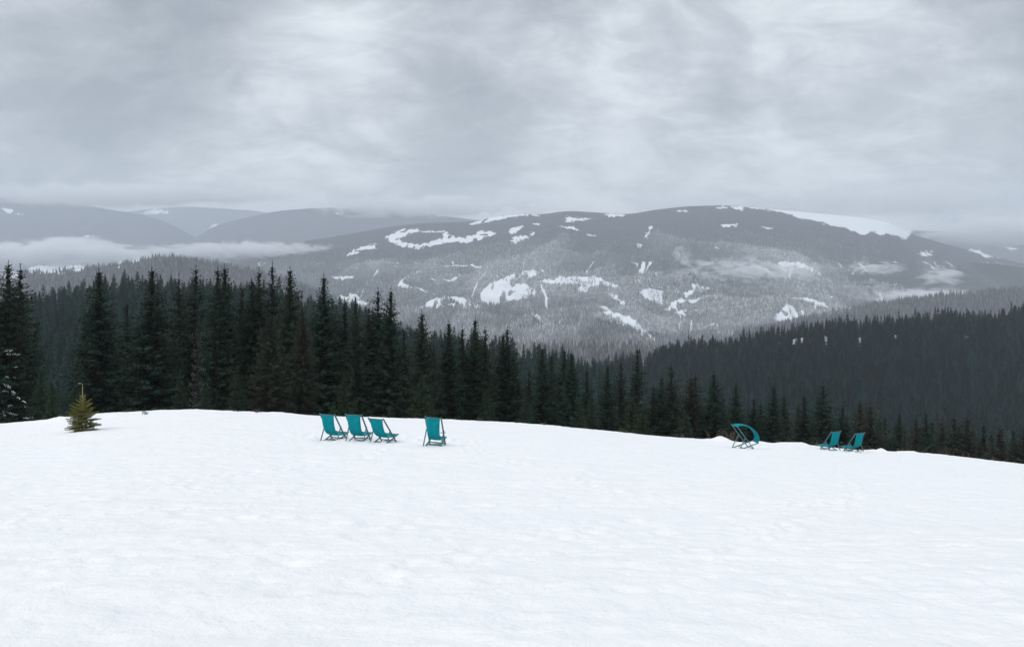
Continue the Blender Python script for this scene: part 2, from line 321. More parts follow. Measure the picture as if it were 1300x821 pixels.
HILLS = {}
def hill(name, label, sil, Yr, Yfoot, Zfoot, mat, cols, rows, tree_px=0, amp=0, wl=500, seed=0, power=1.0, frost=(0, 0), back=None, pxr=(-160, 1460), wig=0, gaps=None, tracks=False):
    sil = np.array(sil, float)
    px = np.linspace(max(pxr[0], sil[0, 0]), min(pxr[1], sil[-1, 0]), cols)
    py = np.interp(px, sil[:, 0], sil[:, 1]); k = 3
    py = (py+np.interp(px-k*3, sil[:, 0], sil[:, 1])+np.interp(px+k*3, sil[:, 0], sil[:, 1]))/3+tree_px
    u = (px-650)/F
    Yc = Yr*(1+wig*fbm(px*.006, px*0, seed+50, 3))
    Zc = EZ+(HY-py)/F*Yc
    s = np.linspace(0, 1, rows)[:, None]
    Yf = Yc[None, :]+(Yfoot-Yc[None, :])*s
    Zft = np.minimum(Zfoot, Zc-25)
    Zf = Zc[None, :]+(Zft-Zc)[None, :]*s**power; rg = np.full(X.shape if False else Zf.shape, .5)
    X = u[None, :]*Yf
    if amp:
        win = np.sin(np.clip(s*1.15, 0, 1)*math.pi*.5)**1.2*np.clip(s*6, 0, 1)
        wx = X+.35*wl*fbm(X/wl/1.5, Yf/wl/1.5, seed+80, 2); wy = Yf+.35*wl*fbm(X/wl/1.5+9, Yf/wl/1.5, seed+90, 2)
        rg = ridged(wx/wl, wy/(wl*1.5), seed, 5); Zf = Zf+amp*(rg-.25)*win
    # far side of the hill
    nb = 14; sb = np.linspace(0, 1, nb)[1:][::-1][:, None]; Lb = back or (Yr-Yfoot)*.8
    Yb = Yc[None, :]+Lb*sb; Zend = np.minimum(Zft, EZ+(Zc-EZ)*(1+1.25*Lb/Yc)-20); Zb = Zc[None, :]+(Zend-Zc)[None, :]*sb**1.1
    Xb = u[None, :]*Yb
    XX = np.concatenate([Xb, X]); YY = np.concatenate([Yb, Yf]); ZZ = np.concatenate([Zb, Zf])
    P, Q = project(XX, YY, ZZ)
    # ragged clearing outlines
    Pn = P+6.0*fbm(XX/38, YY/70, 401, 4, .7); Qn = Q+2.2*fbm(XX/38, YY/70, 402, 4, .7)+1.6*fbm(XX/14, YY/60, 403, 2)
    sn = np.zeros(XX.shape)
    for poly in CLEAR:
        a = np.array(poly)
        if a[:, 0].max() < px[0] or a[:, 0].min() > px[-1]: continue
        g_ = in_poly(Pn, Qn, poly).astype(float)
        if a[:, 1].mean() > 340 and name != 'none': g_ = g_*(vn(XX/26, YY/75, 611) > .24)      # fellings: snow with leftover trees
        elif a[:, 1].mean() < 326 and a[:, 0].max()-a[:, 0].min() < 150: g_ = g_*(vn(XX/30, YY/95, 333) > .27)
        sn = np.maximum(sn, g_)
    for gx, gy, gw, gh in (gaps or []): sn = np.maximum(sn, (((P-gx+5*fbm(XX/9, YY/22, 7, 3))/gw)**2+((Q-gy+3*fbm(XX/9, YY/22, 8, 3))/gh)**2 < 1).astype(float))
    if tracks:                                     # forest roads and narrow fellings
        wx = XX+60*fbm(XX/300, YY/300, 71, 3); wy = YY+60*fbm(XX/300, YY/300, 72, 3)
        for q, (a_, b_, c_, w_) in enumerate(((330, 520, 0, .016), (520, 300, 9, .012), (210, 420, 17, .012))):
            line = np.abs(vn(wx/a_+c_, wy/b_+c_, 600+q)-.5) < w_
            sn = np.maximum(sn, (line & (vn(XX/260, YY/380, 620+q) > .52) & (Q > 332)).astype(float)*.9)
    sn[:nb-3] = 0
    t = np.clip((np.concatenate([np.zeros_like(Xb), s+np.zeros_like(X)])), 0, 1)
    frost_shade = frost[0]+(frost[1]-frost[0])*np.clip((t-.25)/.35, 0, 1)
    band = vn((XX[nb-1:]+YY[nb-1:]*.8)/330, (YY[nb-1:]-XX[nb-1:]*.5)/900, 909)
    frost_shade[nb-1:] = np.clip(frost_shade[nb-1:]*(.05+1.7*np.clip((rg+.1)*1.1, 0, 1)**1.6)*(.45+1.1*band), 0, 1)  # frost also carries painted relief shading: ridges paler, gullies darker
    V = np.stack([XX, YY, ZZ], -1).reshape(-1, 3)
    me = np_mesh(name, V, grid_faces(*XX.shape)[:, ::-1], mat, {'snow': sn, 'frost': frost_shade}, smooth=True)
    o = tag(link(bpy.data.objects.new(name, me)), label, kind='structure')
    HILLS[label] = dict(px=px, Yc=Yc, Yfoot=Yfoot, X=X, Y=Yf, Z=Zf, sn=sn[nb-1:], frost_shade=frost_shade[nb-1:])
    return HILLS[label]

DARKF = (.060, .066, .078, 1); FROST = (.26, .275, .30, 1)
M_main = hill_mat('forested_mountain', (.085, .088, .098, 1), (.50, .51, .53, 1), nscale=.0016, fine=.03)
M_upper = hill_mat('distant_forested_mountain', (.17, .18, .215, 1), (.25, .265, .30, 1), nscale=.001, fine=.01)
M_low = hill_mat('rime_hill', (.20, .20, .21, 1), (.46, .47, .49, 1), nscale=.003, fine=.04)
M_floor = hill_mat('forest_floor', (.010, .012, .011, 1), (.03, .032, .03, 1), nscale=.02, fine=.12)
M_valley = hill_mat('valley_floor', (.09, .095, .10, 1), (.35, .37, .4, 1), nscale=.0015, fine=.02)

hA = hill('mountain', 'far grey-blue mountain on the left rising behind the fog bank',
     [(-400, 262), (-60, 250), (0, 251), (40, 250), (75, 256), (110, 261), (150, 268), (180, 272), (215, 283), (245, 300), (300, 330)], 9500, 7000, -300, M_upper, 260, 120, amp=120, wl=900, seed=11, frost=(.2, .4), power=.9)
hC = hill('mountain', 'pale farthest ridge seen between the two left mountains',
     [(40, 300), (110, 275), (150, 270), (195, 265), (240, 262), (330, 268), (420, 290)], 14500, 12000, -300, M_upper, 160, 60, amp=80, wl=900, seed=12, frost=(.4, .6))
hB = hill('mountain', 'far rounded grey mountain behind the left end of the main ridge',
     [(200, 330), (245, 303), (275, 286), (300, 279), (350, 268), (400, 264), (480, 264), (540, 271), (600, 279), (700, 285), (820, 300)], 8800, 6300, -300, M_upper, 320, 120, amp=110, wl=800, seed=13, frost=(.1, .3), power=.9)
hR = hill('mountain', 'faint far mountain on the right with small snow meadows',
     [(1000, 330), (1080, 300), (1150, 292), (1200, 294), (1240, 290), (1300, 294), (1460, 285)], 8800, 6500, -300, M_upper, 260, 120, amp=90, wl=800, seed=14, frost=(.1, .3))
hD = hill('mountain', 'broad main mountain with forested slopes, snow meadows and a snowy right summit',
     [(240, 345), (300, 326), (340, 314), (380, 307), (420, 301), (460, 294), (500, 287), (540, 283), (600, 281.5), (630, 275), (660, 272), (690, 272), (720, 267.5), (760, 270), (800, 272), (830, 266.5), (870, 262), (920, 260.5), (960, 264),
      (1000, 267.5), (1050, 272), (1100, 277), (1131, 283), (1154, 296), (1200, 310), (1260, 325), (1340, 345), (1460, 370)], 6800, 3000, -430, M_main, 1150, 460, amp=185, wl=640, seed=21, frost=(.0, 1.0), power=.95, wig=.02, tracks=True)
hH = hill('hill', 'dim dark hill on the right under drifting mist',
     [(960, 400), (1000, 378), (1050, 361), (1085, 347), (1110, 342), (1135, 347), (1160, 350), (1200, 340), (1230, 333), (1265, 335), (1300, 340), (1460, 352)], 4700, 3500, -430, M_main, 420, 120, amp=60, wl=400, seed=31, frost=(.1, .5))
hF = hill('hill', 'rime covered foothill with fellings in front of the main mountain',
     [(360, 420), (420, 398), (470, 392), (523, 388), (548, 379.5), (570, 375.5), (590, 377), (612, 384), (640, 392), (700, 393), (760, 386), (800, 390), (850, 402), (900, 415), (980, 440)], 3900, 2900, -430, M_low, 520, 140, amp=70, wl=330, seed=33, frost=(.6, 1), tracks=True)
hF2 = hill('hill', 'lower rime covered foothill above the valley bottom',
     [(480, 455), (560, 436), (640, 425), (700, 412), (760, 405), (810, 418), (850, 428), (900, 419), (960, 413), (1020, 408), (1100, 415), (1200, 440)], 3150, 2500, -420, M_low, 420, 100, amp=45, wl=260, seed=35, frost=(.6, 1), tracks=True)
hG = hill('hill', 'pale grey wooded hill behind the dark right ridge',
     [(880, 450), (940, 420), (1000, 404), (1060, 393), (1100, 386), (1150, 377), (1200, 372), (1300, 363), (1460, 356)], 2900, 2100, -330, M_low, 320, 90, amp=25, wl=240, seed=37, frost=(.2, .7), tree_px=4)
hE = hill('hill', 'low grey hill on the left with snow meadows and scattered trees',
     [(-300, 356), (0, 350), (40, 343), (100, 338), (140, 335), (170, 328), (205, 322), (240, 326), (290, 334), (340, 345), (380, 357), (430, 377), (480, 397), (540, 425)], 3000, 2000, -330, M_low, 420, 120, amp=30, wl=260, seed=39, frost=(.0, .3), tree_px=3)
hM = hill('hill', 'small grey ridge of rimed forest just beyond the near trees',
     [(430, 460), (600, 445), (650, 436), (700, 432), (760, 435), (800, 432), (860, 440), (960, 470)], 1700, 1100, -210, M_low, 220, 60, amp=10, wl=150, seed=41, frost=(.5, 1), tree_px=10)
hL = hill('hill', 'dark green forested hill behind the left trees',
     [(-300, 420), (0, 385), (45, 375), (100, 362), (160, 355), (230, 356), (330, 362), (400, 382), (470, 398), (520, 415), (560, 426), (640, 432), (700, 445), (780, 470)], 640, 190, -62, M_floor, 240, 90, amp=6, wl=90, seed=43, frost=(.3, .3), tree_px=22)
RIDGE_GAPS = [(990, 437, 2, 3), (1008, 434, 4, 3), (1018, 433, 3, 4), (1029, 432, 3, 3), (1049, 433, 3, 7), (1092, 433, 2.5, 6), (1110, 436, 2, 4), (1137, 429, 4, 3), (1213, 428, 3, 3), (1226, 426, 5, 3), (1237, 427, 1.5, 5), (817, 463, 5, 3)]
hR2 = hill('hill', 'dark forested ridge climbing to the right',
     [(620, 510), (700, 480), (740, 466), (780, 455), (830, 443), (870, 434), (920, 430), (960, 417), (1000, 409), (1050, 404), (1100, 401), (1170, 396), (1240, 393), (1300, 390), (1600, 380)], 920, 330, -140, M_floor, 320, 120, amp=14, wl=150, seed=45, frost=(.2, .2), tree_px=17, power=.8, gaps=RIDGE_GAPS)
# clearings with snow showing between the trunks on the dark right ridge
xv = np.linspace(-14000, 14000, 120); yv = np.linspace(-240, 16500, 120); XV, YV = np.meshgrid(xv, yv)
ZV = -440+25*fbm(XV/900, YV/900, 61, 4)
ZV = np.where(YV < 400, np.minimum(ZV, -200), ZV)
me = np_mesh('ground', np.stack([XV, YV, ZV], -1).reshape(-1, 3), grid_faces(*XV.shape), M_valley, {'snow': np.zeros(XV.shape), 'frost': np.ones(XV.shape)}, smooth=True)
tag(link(bpy.data.objects.new('ground', me)), 'snowy wooded valley floor reaching to the horizon', kind='structure')

# ------------------------------------------------------------------ spruces
def spruce_arrays(seed, H, Rr, lvl=.30, nb=6, step=.22, bl=.34, bw=.085, droop=.35, h0=.05, top=1.0, gap=.12, hang=1.0, power=.8):
    rng = np.random.default_rng(seed); Vs = []; T = []; WV = []; WF = []
    side_bias = rng.uniform(0, 6.28)
    z = H*h0; k = 0
    while z < H-.5:
        f = z/H
        g = .42+.58*min(1, (1-f)*2.6)
        prof = Rr*((1-f)**power)*(1.0 if f > .12 else .75+.25*f/.12)*rng.uniform(.80, 1.12)*min(1, .5+(1-f)*3.5)+.05
        n = max(3, int(round(nb*(.65+.35*(1-f)))))
        a0 = rng.uniform(0, 6.28)
        for i in range(n):
            if rng.random() < gap: continue
            az = a0+i*6.283/n+rng.normal(0, .25)
            L = prof*rng.uniform(.62, 1.22)*(1+.10*math.cos(az-side_bias))
            if rng.random() < .06: L *= 1.25
            el = .55*top*(f**2.2)-droop*(1-f)+rng.normal(0, .10)        # launch angle
            m = max(2, int(L/step)+1)
            t = np.linspace(.12 if L > .8 else .02, 1, m)
            d = np.array([math.cos(az), math.sin(az)]); r = L*t
            zz = z+rng.normal(0, .06)+r*math.tan(el)-.10*L*np.sin(t*math.pi)*(1-f)+.16*L*t**3*(1-f)
            C = np.stack([d[0]*r, d[1]*r, zz], -1)
            # wood
            wr = .012+.008*L
            p0 = np.array([0, 0, z]); p1 = C[len(C)//2]; p2 = C[-1]
            bi = len(WV)
            for p, q in ((p0, wr), (p1, wr*.7), (p2, wr*.25)):
                WV += [p+np.array([-d[1]*q, d[0]*q, -q*.5]), p+np.array([d[1]*q, -d[0]*q, -q*.5]), p+np.array([0, 0, q])]
            for a in (0, 3):
                for b_ in range(3): WF.append([bi+a+b_, bi+a+(b_+1) % 3, bi+a+3+(b_+1) % 3, bi+a+3+b_])
            bt = rng.uniform(0, 1)
            # sprays left, right and hanging
            for s, hg in ((1, 0), (-1, 0), (0, 1), (0, 2)):
                if hg == 2 and step > .5: continue
                ln = bl*g*(1.05-.55*t)*rng.uniform(.7, 1.35, m)*(1 if L > .6 else .7)
                if hg: ln = ln*hang*(1 if hg == 1 else .7)
                perp = np.array([-d[1], d[0]])
                fw = rng.uniform(.35, .9, m); sd = s*rng.uniform(.5, 1.0, m)+rng.normal(0, .2, m)
                dz = -rng.uniform(.15, .55, m)*(1-.6*f) if not hg else -rng.uniform(.5, 1.4, m)
                if hg == 2: dz = rng.uniform(-.1, .5, m)
                D = np.stack([d[0]*fw+perp[0]*sd, d[1]*fw+perp[1]*sd, dz], -1)
                D /= np.linalg.norm(D, axis=1)[:, None]; D *= ln[:, None]
                W = np.cross(D, rng.normal(0, 1, (m, 3))); W /= np.linalg.norm(W, axis=1)[:, None]+1e-6
                W *= (bw*(.45+.55*g)*rng.uniform(.6, 1.4, m))[:, None]
                J = C+rng.normal(0, .03*g, C.shape)
                Q = np.stack([J, J+D*.45+W, J+D, J+D*.45-W], 1)
                Vs.append(Q.reshape(-1, 3))
                tt = np.clip(.25*bt+.55*t+rng.normal(0, .15, m)-(.25 if hg == 1 else 0), 0, 1)  # random branch tone, plus crown shade painted in: inner sprays darker, tips paler
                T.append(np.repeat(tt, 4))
        z += lvl*rng.uniform(.7, 1.3)*(1 if f < .7 else .62); k += 1
    # leader
    lead = []
    for j in range(10):
        zt = H-.9*rng.random()**1.4*.8; az = rng.uniform(0, 6.28); D = np.array([math.cos(az)*.09, math.sin(az)*.09, .12]); W = np.array([-D[1], D[0], 0])*.25
        J = np.array([0, 0, zt-.12]); lead.append(np.stack([J, J+D*.5+W, J+D, J+D*.5-W]))
    Vs.append(np.concatenate(lead)); T.append(np.full(40, .5))
    V = np.concatenate(Vs); Fc = np.arange(len(V)).reshape(-1, 4)
    # trunk
    ks = 7; hs = np.array([-.8, 0, .05*H, .35*H, .7*H, .93*H, H]); rb = .011*H+.03; rs = rb*np.array([1.5, 1.25, 1.0, .72, .36, .12, .05])
    bi = len(WV)
    for h_, r_ in zip(hs, rs):
        for j in range(ks):
            a = 6.283*j/ks; WV.append(np.array([math.cos(a)*r_, math.sin(a)*r_, h_]))
    for i in range(len(hs)-1):
        for j in range(ks): WF.append([bi+i*ks+j, bi+i*ks+(j+1) % ks, bi+(i+1)*ks+(j+1) % ks, bi+(i+1)*ks+j])
    return V, Fc, np.concatenate(T), np.array(WV), np.array(WF)

VAR = {}
def variant(key, mat, seed, **kw):
    V, Fc, T, WV, WF = spruce_arrays(seed, **kw)
    VAR[key] = (np_mesh('crown', V, Fc, mat, {'tint': T}), np_mesh('trunk', WV, WF, M_bark), kw['H'])
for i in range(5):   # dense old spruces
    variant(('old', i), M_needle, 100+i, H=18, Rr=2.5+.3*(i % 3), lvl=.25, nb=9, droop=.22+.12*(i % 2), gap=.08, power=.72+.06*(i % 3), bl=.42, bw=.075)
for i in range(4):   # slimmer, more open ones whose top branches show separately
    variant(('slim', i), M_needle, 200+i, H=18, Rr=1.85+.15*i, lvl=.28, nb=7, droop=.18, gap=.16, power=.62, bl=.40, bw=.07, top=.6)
for i in range(2): variant(('mossy', i), M_needle_brown, 300+i, H=14, Rr=2.2, lvl=.28, nb=8, droop=.4, gap=.12, hang=1.4, power=.7, bl=.40, bw=.06)
for i in range(3): variant(('young', i), M_needle_young, 400+i, H=6, Rr=1.35, lvl=.19, nb=7, droop=.05, gap=.08, h0=.02, step=.17, bl=.30, bw=.05, power=.95)
variant(('rime', 0), M_needle_frost, 500, H=14, Rr=1.5, lvl=.38, nb=6, droop=.25, gap=.2, power=.8)
variant(('bare', 0), M_needle_frost, 510, H=14, Rr=.9, lvl=.5, nb=5, droop=.1, gap=.3, power=.7, bl=.25, bw=.03, step=.3)
for i in range(4): variant(('mid', i), M_mid, 600+i, H=16, Rr=2.5+.3*i, lvl=.8, nb=6, step=.62, bl=1.1, bw=.26, droop=.25, gap=.1, power=.85)
for i in range(4): variant(('midr', i), M_midr, 650+i, H=16, Rr=2.2+.3*i, lvl=.85, nb=6, step=.62, bl=1.1, bw=.26, droop=.25, gap=.1, power=.85)

def put_tree(kind, i, pos, H, label, group, width=1.0, rz=None, parts=True, name='spruce_tree'):
    cm, tm, h = VAR[(kind, i)]
    r = bpy.data.objects.new(name, None); r.location = pos; r.empty_display_size = .5
    s = H/h; r.scale = (s*width, s*width, s); r.rotation_euler = (random.gauss(0, .012), random.gauss(0, .012), random.uniform(0, 6.28) if rz is None else rz)
    link(r); tag(r, label, 'spruce', group)
    link(bpy.data.objects.new('crown', cm), r); link(bpy.data.objects.new('trunk', tm), r)
    return r
def tree_at(px, top, Y, kind, i, label, group, width=1.0, name='spruce_tree'):
    X = (px-650)/F*Y; zb = float(ground(X, Y, False))-.15; zt = EZ+(HY-top)/F*Y
    return put_tree(kind, i, (X, Y, zb), zt-zb, label, group, width, name=name)
G1 = 'spruces in the row along the edge of the snow'
NEAR = [
 (12, 330, 60, 'old', 0, 'tall dark spruce at the left edge of the picture, left tip of the pair', 1.15),
 (22, 334, 62, 'slim', 1, 'dark spruce leaning close to its neighbour at the left edge, right tip of the pair', 1.35),
 (-22, 345, 58, 'old', 3, 'dark spruce cut off by the left edge of the picture', 1.2),
 (125, 339, 66, 'old', 1, 'broad dark spruce standing alone behind the small yellow-green sapling', 1.2),
 (160, 380, 74, 'slim', 0, 'thin dark spruce tip between the lone spruce behind the sapling and the next broad one', 1.0),
 (190, 337, 66, 'old', 2, 'broad brownish-dark spruce second of the tall ones right of the sapling', 1.3),
 (227, 346, 72, 'slim', 2, 'slim dark spruce, lower left half of the pair right of the broad brownish one', 1.0),
 (242, 336, 70, 'slim', 3, 'slim dark spruce, taller right half of the pair right of the broad brownish one', 1.15),
 (251, 388, 62, 'rime', 0, 'thin frosted pale spruce in front of the dark pair on the left', .62),
 (275, 336, 66, 'slim', 0, 'dark spruce, left of two touching tips of equal height above the snow hump', 1.2),
 (283, 333, 68, 'old', 4, 'dark spruce, right of two touching tips of equal height above the snow hump', 1.0),
 (306, 358, 72, 'slim', 1, 'shorter dark spruce in the dip right of the two touching tips', 1.1),
 (321, 352, 70, 'old', 0, 'dark spruce tucked left of the thinnest and highest tip', .95),
 (332, 338, 70, 'slim', 2, 'dark spruce immediately left of the thinnest and highest tip', 1.1),
 (346, 330, 72, 'slim', 0, 'spruce with the thinnest and highest tip of the whole row', .85),
 (366, 337, 66, 'old', 1, 'dark pointed spruce immediately right of the thinnest and highest tip', 1.05),
 (345, 398, 56, 'mossy', 0, 'brownish spruce with long drooping twigs in front of the highest tips', 1.3),
 (386, 384, 58, 'mossy', 1, 'mossy grey-brown spruce in front, left of the leftmost deckchair', .9),
 (408, 346, 66, 'old', 2, 'pointed spruce standing clear behind the leftmost deckchair', 1.1),
 (424, 400, 72, 'slim', 3, 'dark spruce half hidden behind the leftmost and second deckchairs', 1.0),
 (438, 377, 68, 'slim', 1, 'left one of three low tips behind the second deckchair', 1.1),
 (451, 378, 66, 'old', 3, 'middle one of three low tips behind the second deckchair', .9),
 (462, 384, 69, 'slim', 2, 'right one of three low tips behind the second deckchair', 1.1),
 (479, 364, 68, 'slim', 3, 'left tip of the tall pair behind the third deckchair', 1.1),
 (493, 363, 66, 'old', 4, 'right tip of the tall pair behind the third deckchair', .95),
 (514, 414, 74, 'slim', 0, 'low dark spruce in the gap right of the tall pair behind the third deckchair', 1.1),
 (533, 393, 66, 'old', 0, 'pointed spruce standing free behind the single deckchair', 1.15),
 (552, 440, 74, 'slim', 2, 'low dark spruce in the gap right of the one behind the single deckchair', 1.2),
 (570, 406, 68, 'old', 1, 'spruce with a rounded top right of the single deckchair', 1.05),
 (586, 411, 70, 'slim', 1, 'slim spruce between a rounded one and a taller dark one, right of the single deckchair', 1.1),
 (599, 401, 70, 'old', 2, 'tallest dark spruce between the single deckchair and the middle of the picture', 1.0),
 (614, 414, 70, 'slim', 3, 'slim spruce just right of the tallest one near the middle of the picture', 1.2),
 (634, 420, 72, 'old', 3, 'left one of two joined dark tips near the middle of the picture', 1.0),
 (643, 412, 72, 'slim', 0, 'right one of two joined dark tips near the middle of the picture', 1.25),
 (655, 447, 74, 'slim', 2, 'low dark spruce right of the two joined tips near the middle', 1.2),
 (672, 465, 76, 'slim', 1, 'lowest dark spruce in the dip near the middle of the picture', 1.3),
 (686, 437, 68, 'old', 4, 'first tall spruce right of the dip in the middle of the row', 1.0),
 (698, 447, 72, 'slim', 3, 'slim spruce second right of the dip in the middle of the row', 1.1),
 (717, 441, 68, 'old', 1, 'left of two blunt dark tops right of the dip in the middle', 1.1),
 (728, 445, 66, 'old', 0, 'right of two blunt dark tops right of the dip in the middle', 1.1),
 (745, 466, 72, 'slim', 0, 'narrow spruce between the blunt tops and the far group with the needle-like tip', 1.1),
 (772, 461, 72, 'old', 2, 'spruce left of the frosted twig and the needle-like tip', .9),
 (789, 455, 74, 'slim', 1, 'spruce just left of the needle-like tip right of the middle', 1.1),
 (809, 437, 72, 'slim', 0, 'spruce with a needle-like tip rising above its neighbours right of the middle', 1.0),
 (828, 486, 76, 'slim', 2, 'first low spruce right of the needle-like tip', 1.2),
 (839, 474, 76, 'old', 3, 'second spruce right of the needle-like tip', .9),
 (854, 461, 74, 'slim', 3, 'pointed spruce third right of the needle-like tip', 1.3),
 (874, 472, 76, 'mossy', 1, 'brownish spruce, left of two equal tips left of the wind-blown deckchair', 1.0),
 (884, 472, 78, 'slim', 2, 'brownish dark spruce, right of two equal tips left of the wind-blown deckchair', 1.2),
 (905, 469, 76, 'old', 4, 'dark spruce directly left above the wind-blown deckchair', 1.0),
 (918, 500, 80, 'slim', 0, 'low dark spruce above the wind-blown deckchair', 1.2),
 (932, 482, 78, 'old', 1, 'pointed dark spruce directly above the wind-blown deckchair', .85),
 (957, 501, 80, 'slim', 1, 'dark spruce right of the one above the wind-blown deckchair', 1.3),
 (970, 510, 84, 'slim', 3, 'low spruce halfway between the wind-blown deckchair and the two right deckchairs', 1.2),
 (982, 486, 80, 'old', 2, 'taller of two dark spruces between the wind-blown and the two right deckchairs', .9),
 (997, 498, 82, 'slim', 2, 'shorter of two dark spruces between the wind-blown and the two right deckchairs', 1.2),
 (1012, 512, 86, 'old', 0, 'low dark spruce left of the tip above the left one of the two right deckchairs', .9),
 (1025, 497, 84, 'slim', 0, 'spruce left above the two right deckchairs', 1.2),
 (1042, 484, 82, 'slim', 3, 'pointed tallest spruce above the two right deckchairs', 1.25),
 (1055, 515, 88, 'slim', 1, 'low spruce behind the left one of the two right deckchairs', 1.2),
 (1068, 509, 86, 'old', 3, 'spruce above the gap between the two right deckchairs', .9),
 (1086, 506, 84, 'mossy', 0, 'spruce directly above the rightmost deckchair', .9),
 (1107, 508, 80, 'mossy', 1, 'bushy brown-green spruce just right of the rightmost deckchair', 1.15),
 (1125, 524, 90, 'slim', 0, 'low dark spruce right of the bushy brown-green one', 1.3),
 (1143, 520, 88, 'old', 4, 'dark spruce with a clear tip between the rightmost deckchair and the right edge', .85),
 (1162, 528, 92, 'mossy', 0, 'brown spruce behind the dry stalks on the right brow', .9),
 (1180, 520, 90, 'old', 1, 'tallest dark spruce in the low right part of the row', .8),
 (1197, 530, 92, 'mossy', 1, 'brown spruce right of the tallest one in the low right part', .9),
 (1211, 526, 92, 'slim', 3, 'dark narrow spruce in the low right part of the row', 1.3),
 (1230, 526, 90, 'mossy', 0, 'wide brownish spruce towards the right edge of the picture', 1.1),
 (1248, 534, 94, 'slim', 1, 'dark spruce between two brown ones near the right edge', 1.3),
 (1265, 536, 88, 'mossy', 1, 'wide brown spruce with snow showing below, near the right edge', 1.1),
 (1285, 541, 90, 'old', 2, 'last dark spruce fully inside the right edge', .85),
 (1302, 538, 88, 'mossy', 0, 'brown spruce cut by the right edge of the picture', 1.0),
 (1330, 545, 90, 'old', 0, 'dark spruce just outside the right edge', 1.0),
]
first = None
for px, top, Y, kind, i, lab, w in NEAR:
    t = tree_at(px, top, Y, kind, i, lab, G1, w*(1.1 if px < 820 else 1.25))
    if first is None: first = t
G2 = 'young spruces in front of the row'
for px, top, Y, kind, i, lab, w in [
 (66, 480, 47, 'young', 0, 'young green spruce right of the big pair at the left edge', 1.0),
 (52, 462, 50, 'young', 1, 'taller young spruce leaning on the big pair at the left edge', .9),
 (96, 486, 48, 'young', 2, 'young dark green spruce right behind the yellow-green sapling', 1.1),
 (228, 470, 52, 'young', 1, 'young spruce in front of the slim pair on the left', 1.0),
 (262, 480, 50, 'young', 0, 'young spruce in front of the two touching tips', 1.0),
 (300, 462, 54, 'young', 2, 'young spruce left of the drooping brownish one', 1.0),
 (450, 503, 47, 'young', 0, 'small green spruce behind the second deckchair', 1.0),
 (437, 470, 52, 'young', 2, 'fresh green spruce between the leftmost and second deckchairs', 1.0),
 (497, 508, 47, 'young', 1, 'small green spruce behind the third deckchair', 1.0),
 (536, 470, 50, 'young', 1, 'green young spruce behind the single deckchair', 1.1),
 (548, 505, 47, 'young', 2, 'small spruce just right of the single deckchair', 1.0),
 (617, 492, 48, 'young', 0, 'bright green young spruce between the single deckchair and the middle', 1.15),
 (668, 500, 48, 'young', 2, 'green young spruce at the dip in the middle', 1.2),
 (735, 505, 50, 'young', 1, 'green young spruce in front of the two blunt tops', 1.1),
 (752, 498, 52, 'young', 0, 'green young spruce in front of the narrow one beside the blunt tops', 1.0),
 (815, 512, 52, 'young', 2, 'green young spruce in front of the needle-like tip', 1.2),
 (800, 500, 56, 'young', 0, 'green young spruce left of the needle-like tip', 1.1),
 (1003, 527, 58, 'rime', 0, 'pale frosted small spruce between the wind-blown and the two right deckchairs', 1.0),
 (870, 520, 58, 'young', 1, 'low young spruce left of the wind-blown deckchair', 1.2),
 (1145, 550, 60, 'mossy', 1, 'small brown spruce at the brow right of the rightmost deckchair', 1.0),
 (1240, 556, 62, 'mossy', 0, 'small brown spruce at the brow near the right edge', 1.0),
]:
    tree_at(px, top, Y, kind, i, lab, G2, w, name='young_spruce')

# the second and third rank, which nothing tells apart
rng = np.random.default_rng(12)
TOPS = np.array([(p, t) for p, t, *_ in NEAR], float); TOPS = TOPS[np.argsort(TOPS[:, 0])]
SEG = [(-60, 390, 'dark spruce filling the gaps of the row left of the four deckchairs'), (390, 660, 'dark spruce filling the gaps of the row behind the four deckchairs'),
       (660, 920, 'dark spruce filling the gaps of the row in the middle right'), (920, 1340, 'dark spruce filling the gaps of the row behind the three right deckchairs')]
n2 = 0
for a, b_, lab in SEG:
    for px in np.arange(a, b_, 13.0):
        p = px+rng.uniform(-5, 5); Y = rng.uniform(78, 110) if p < 900 else rng.uniform(95, 125)
        X = (p-650)/F*Y; zb = float(ground(X, Y, False))-.2
        loc_top = np.interp(p, TOPS[:, 0], TOPS[:, 1])+rng.uniform(38, 70) if p < 900 else np.interp(p, TOPS[:, 0], TOPS[:, 1])+rng.uniform(8, 25)
        if 40 < p < 105: continue
        zt = EZ+(HY-loc_top)/F*Y; H = max(zt-zb, 7)
        put_tree(('old', 'slim')[n2 % 2], int(rng.integers(0, 4)), (X, Y, zb), H, lab, G1+' ('+lab.split(' of the row ')[1]+')', 1.25); n2 += 1

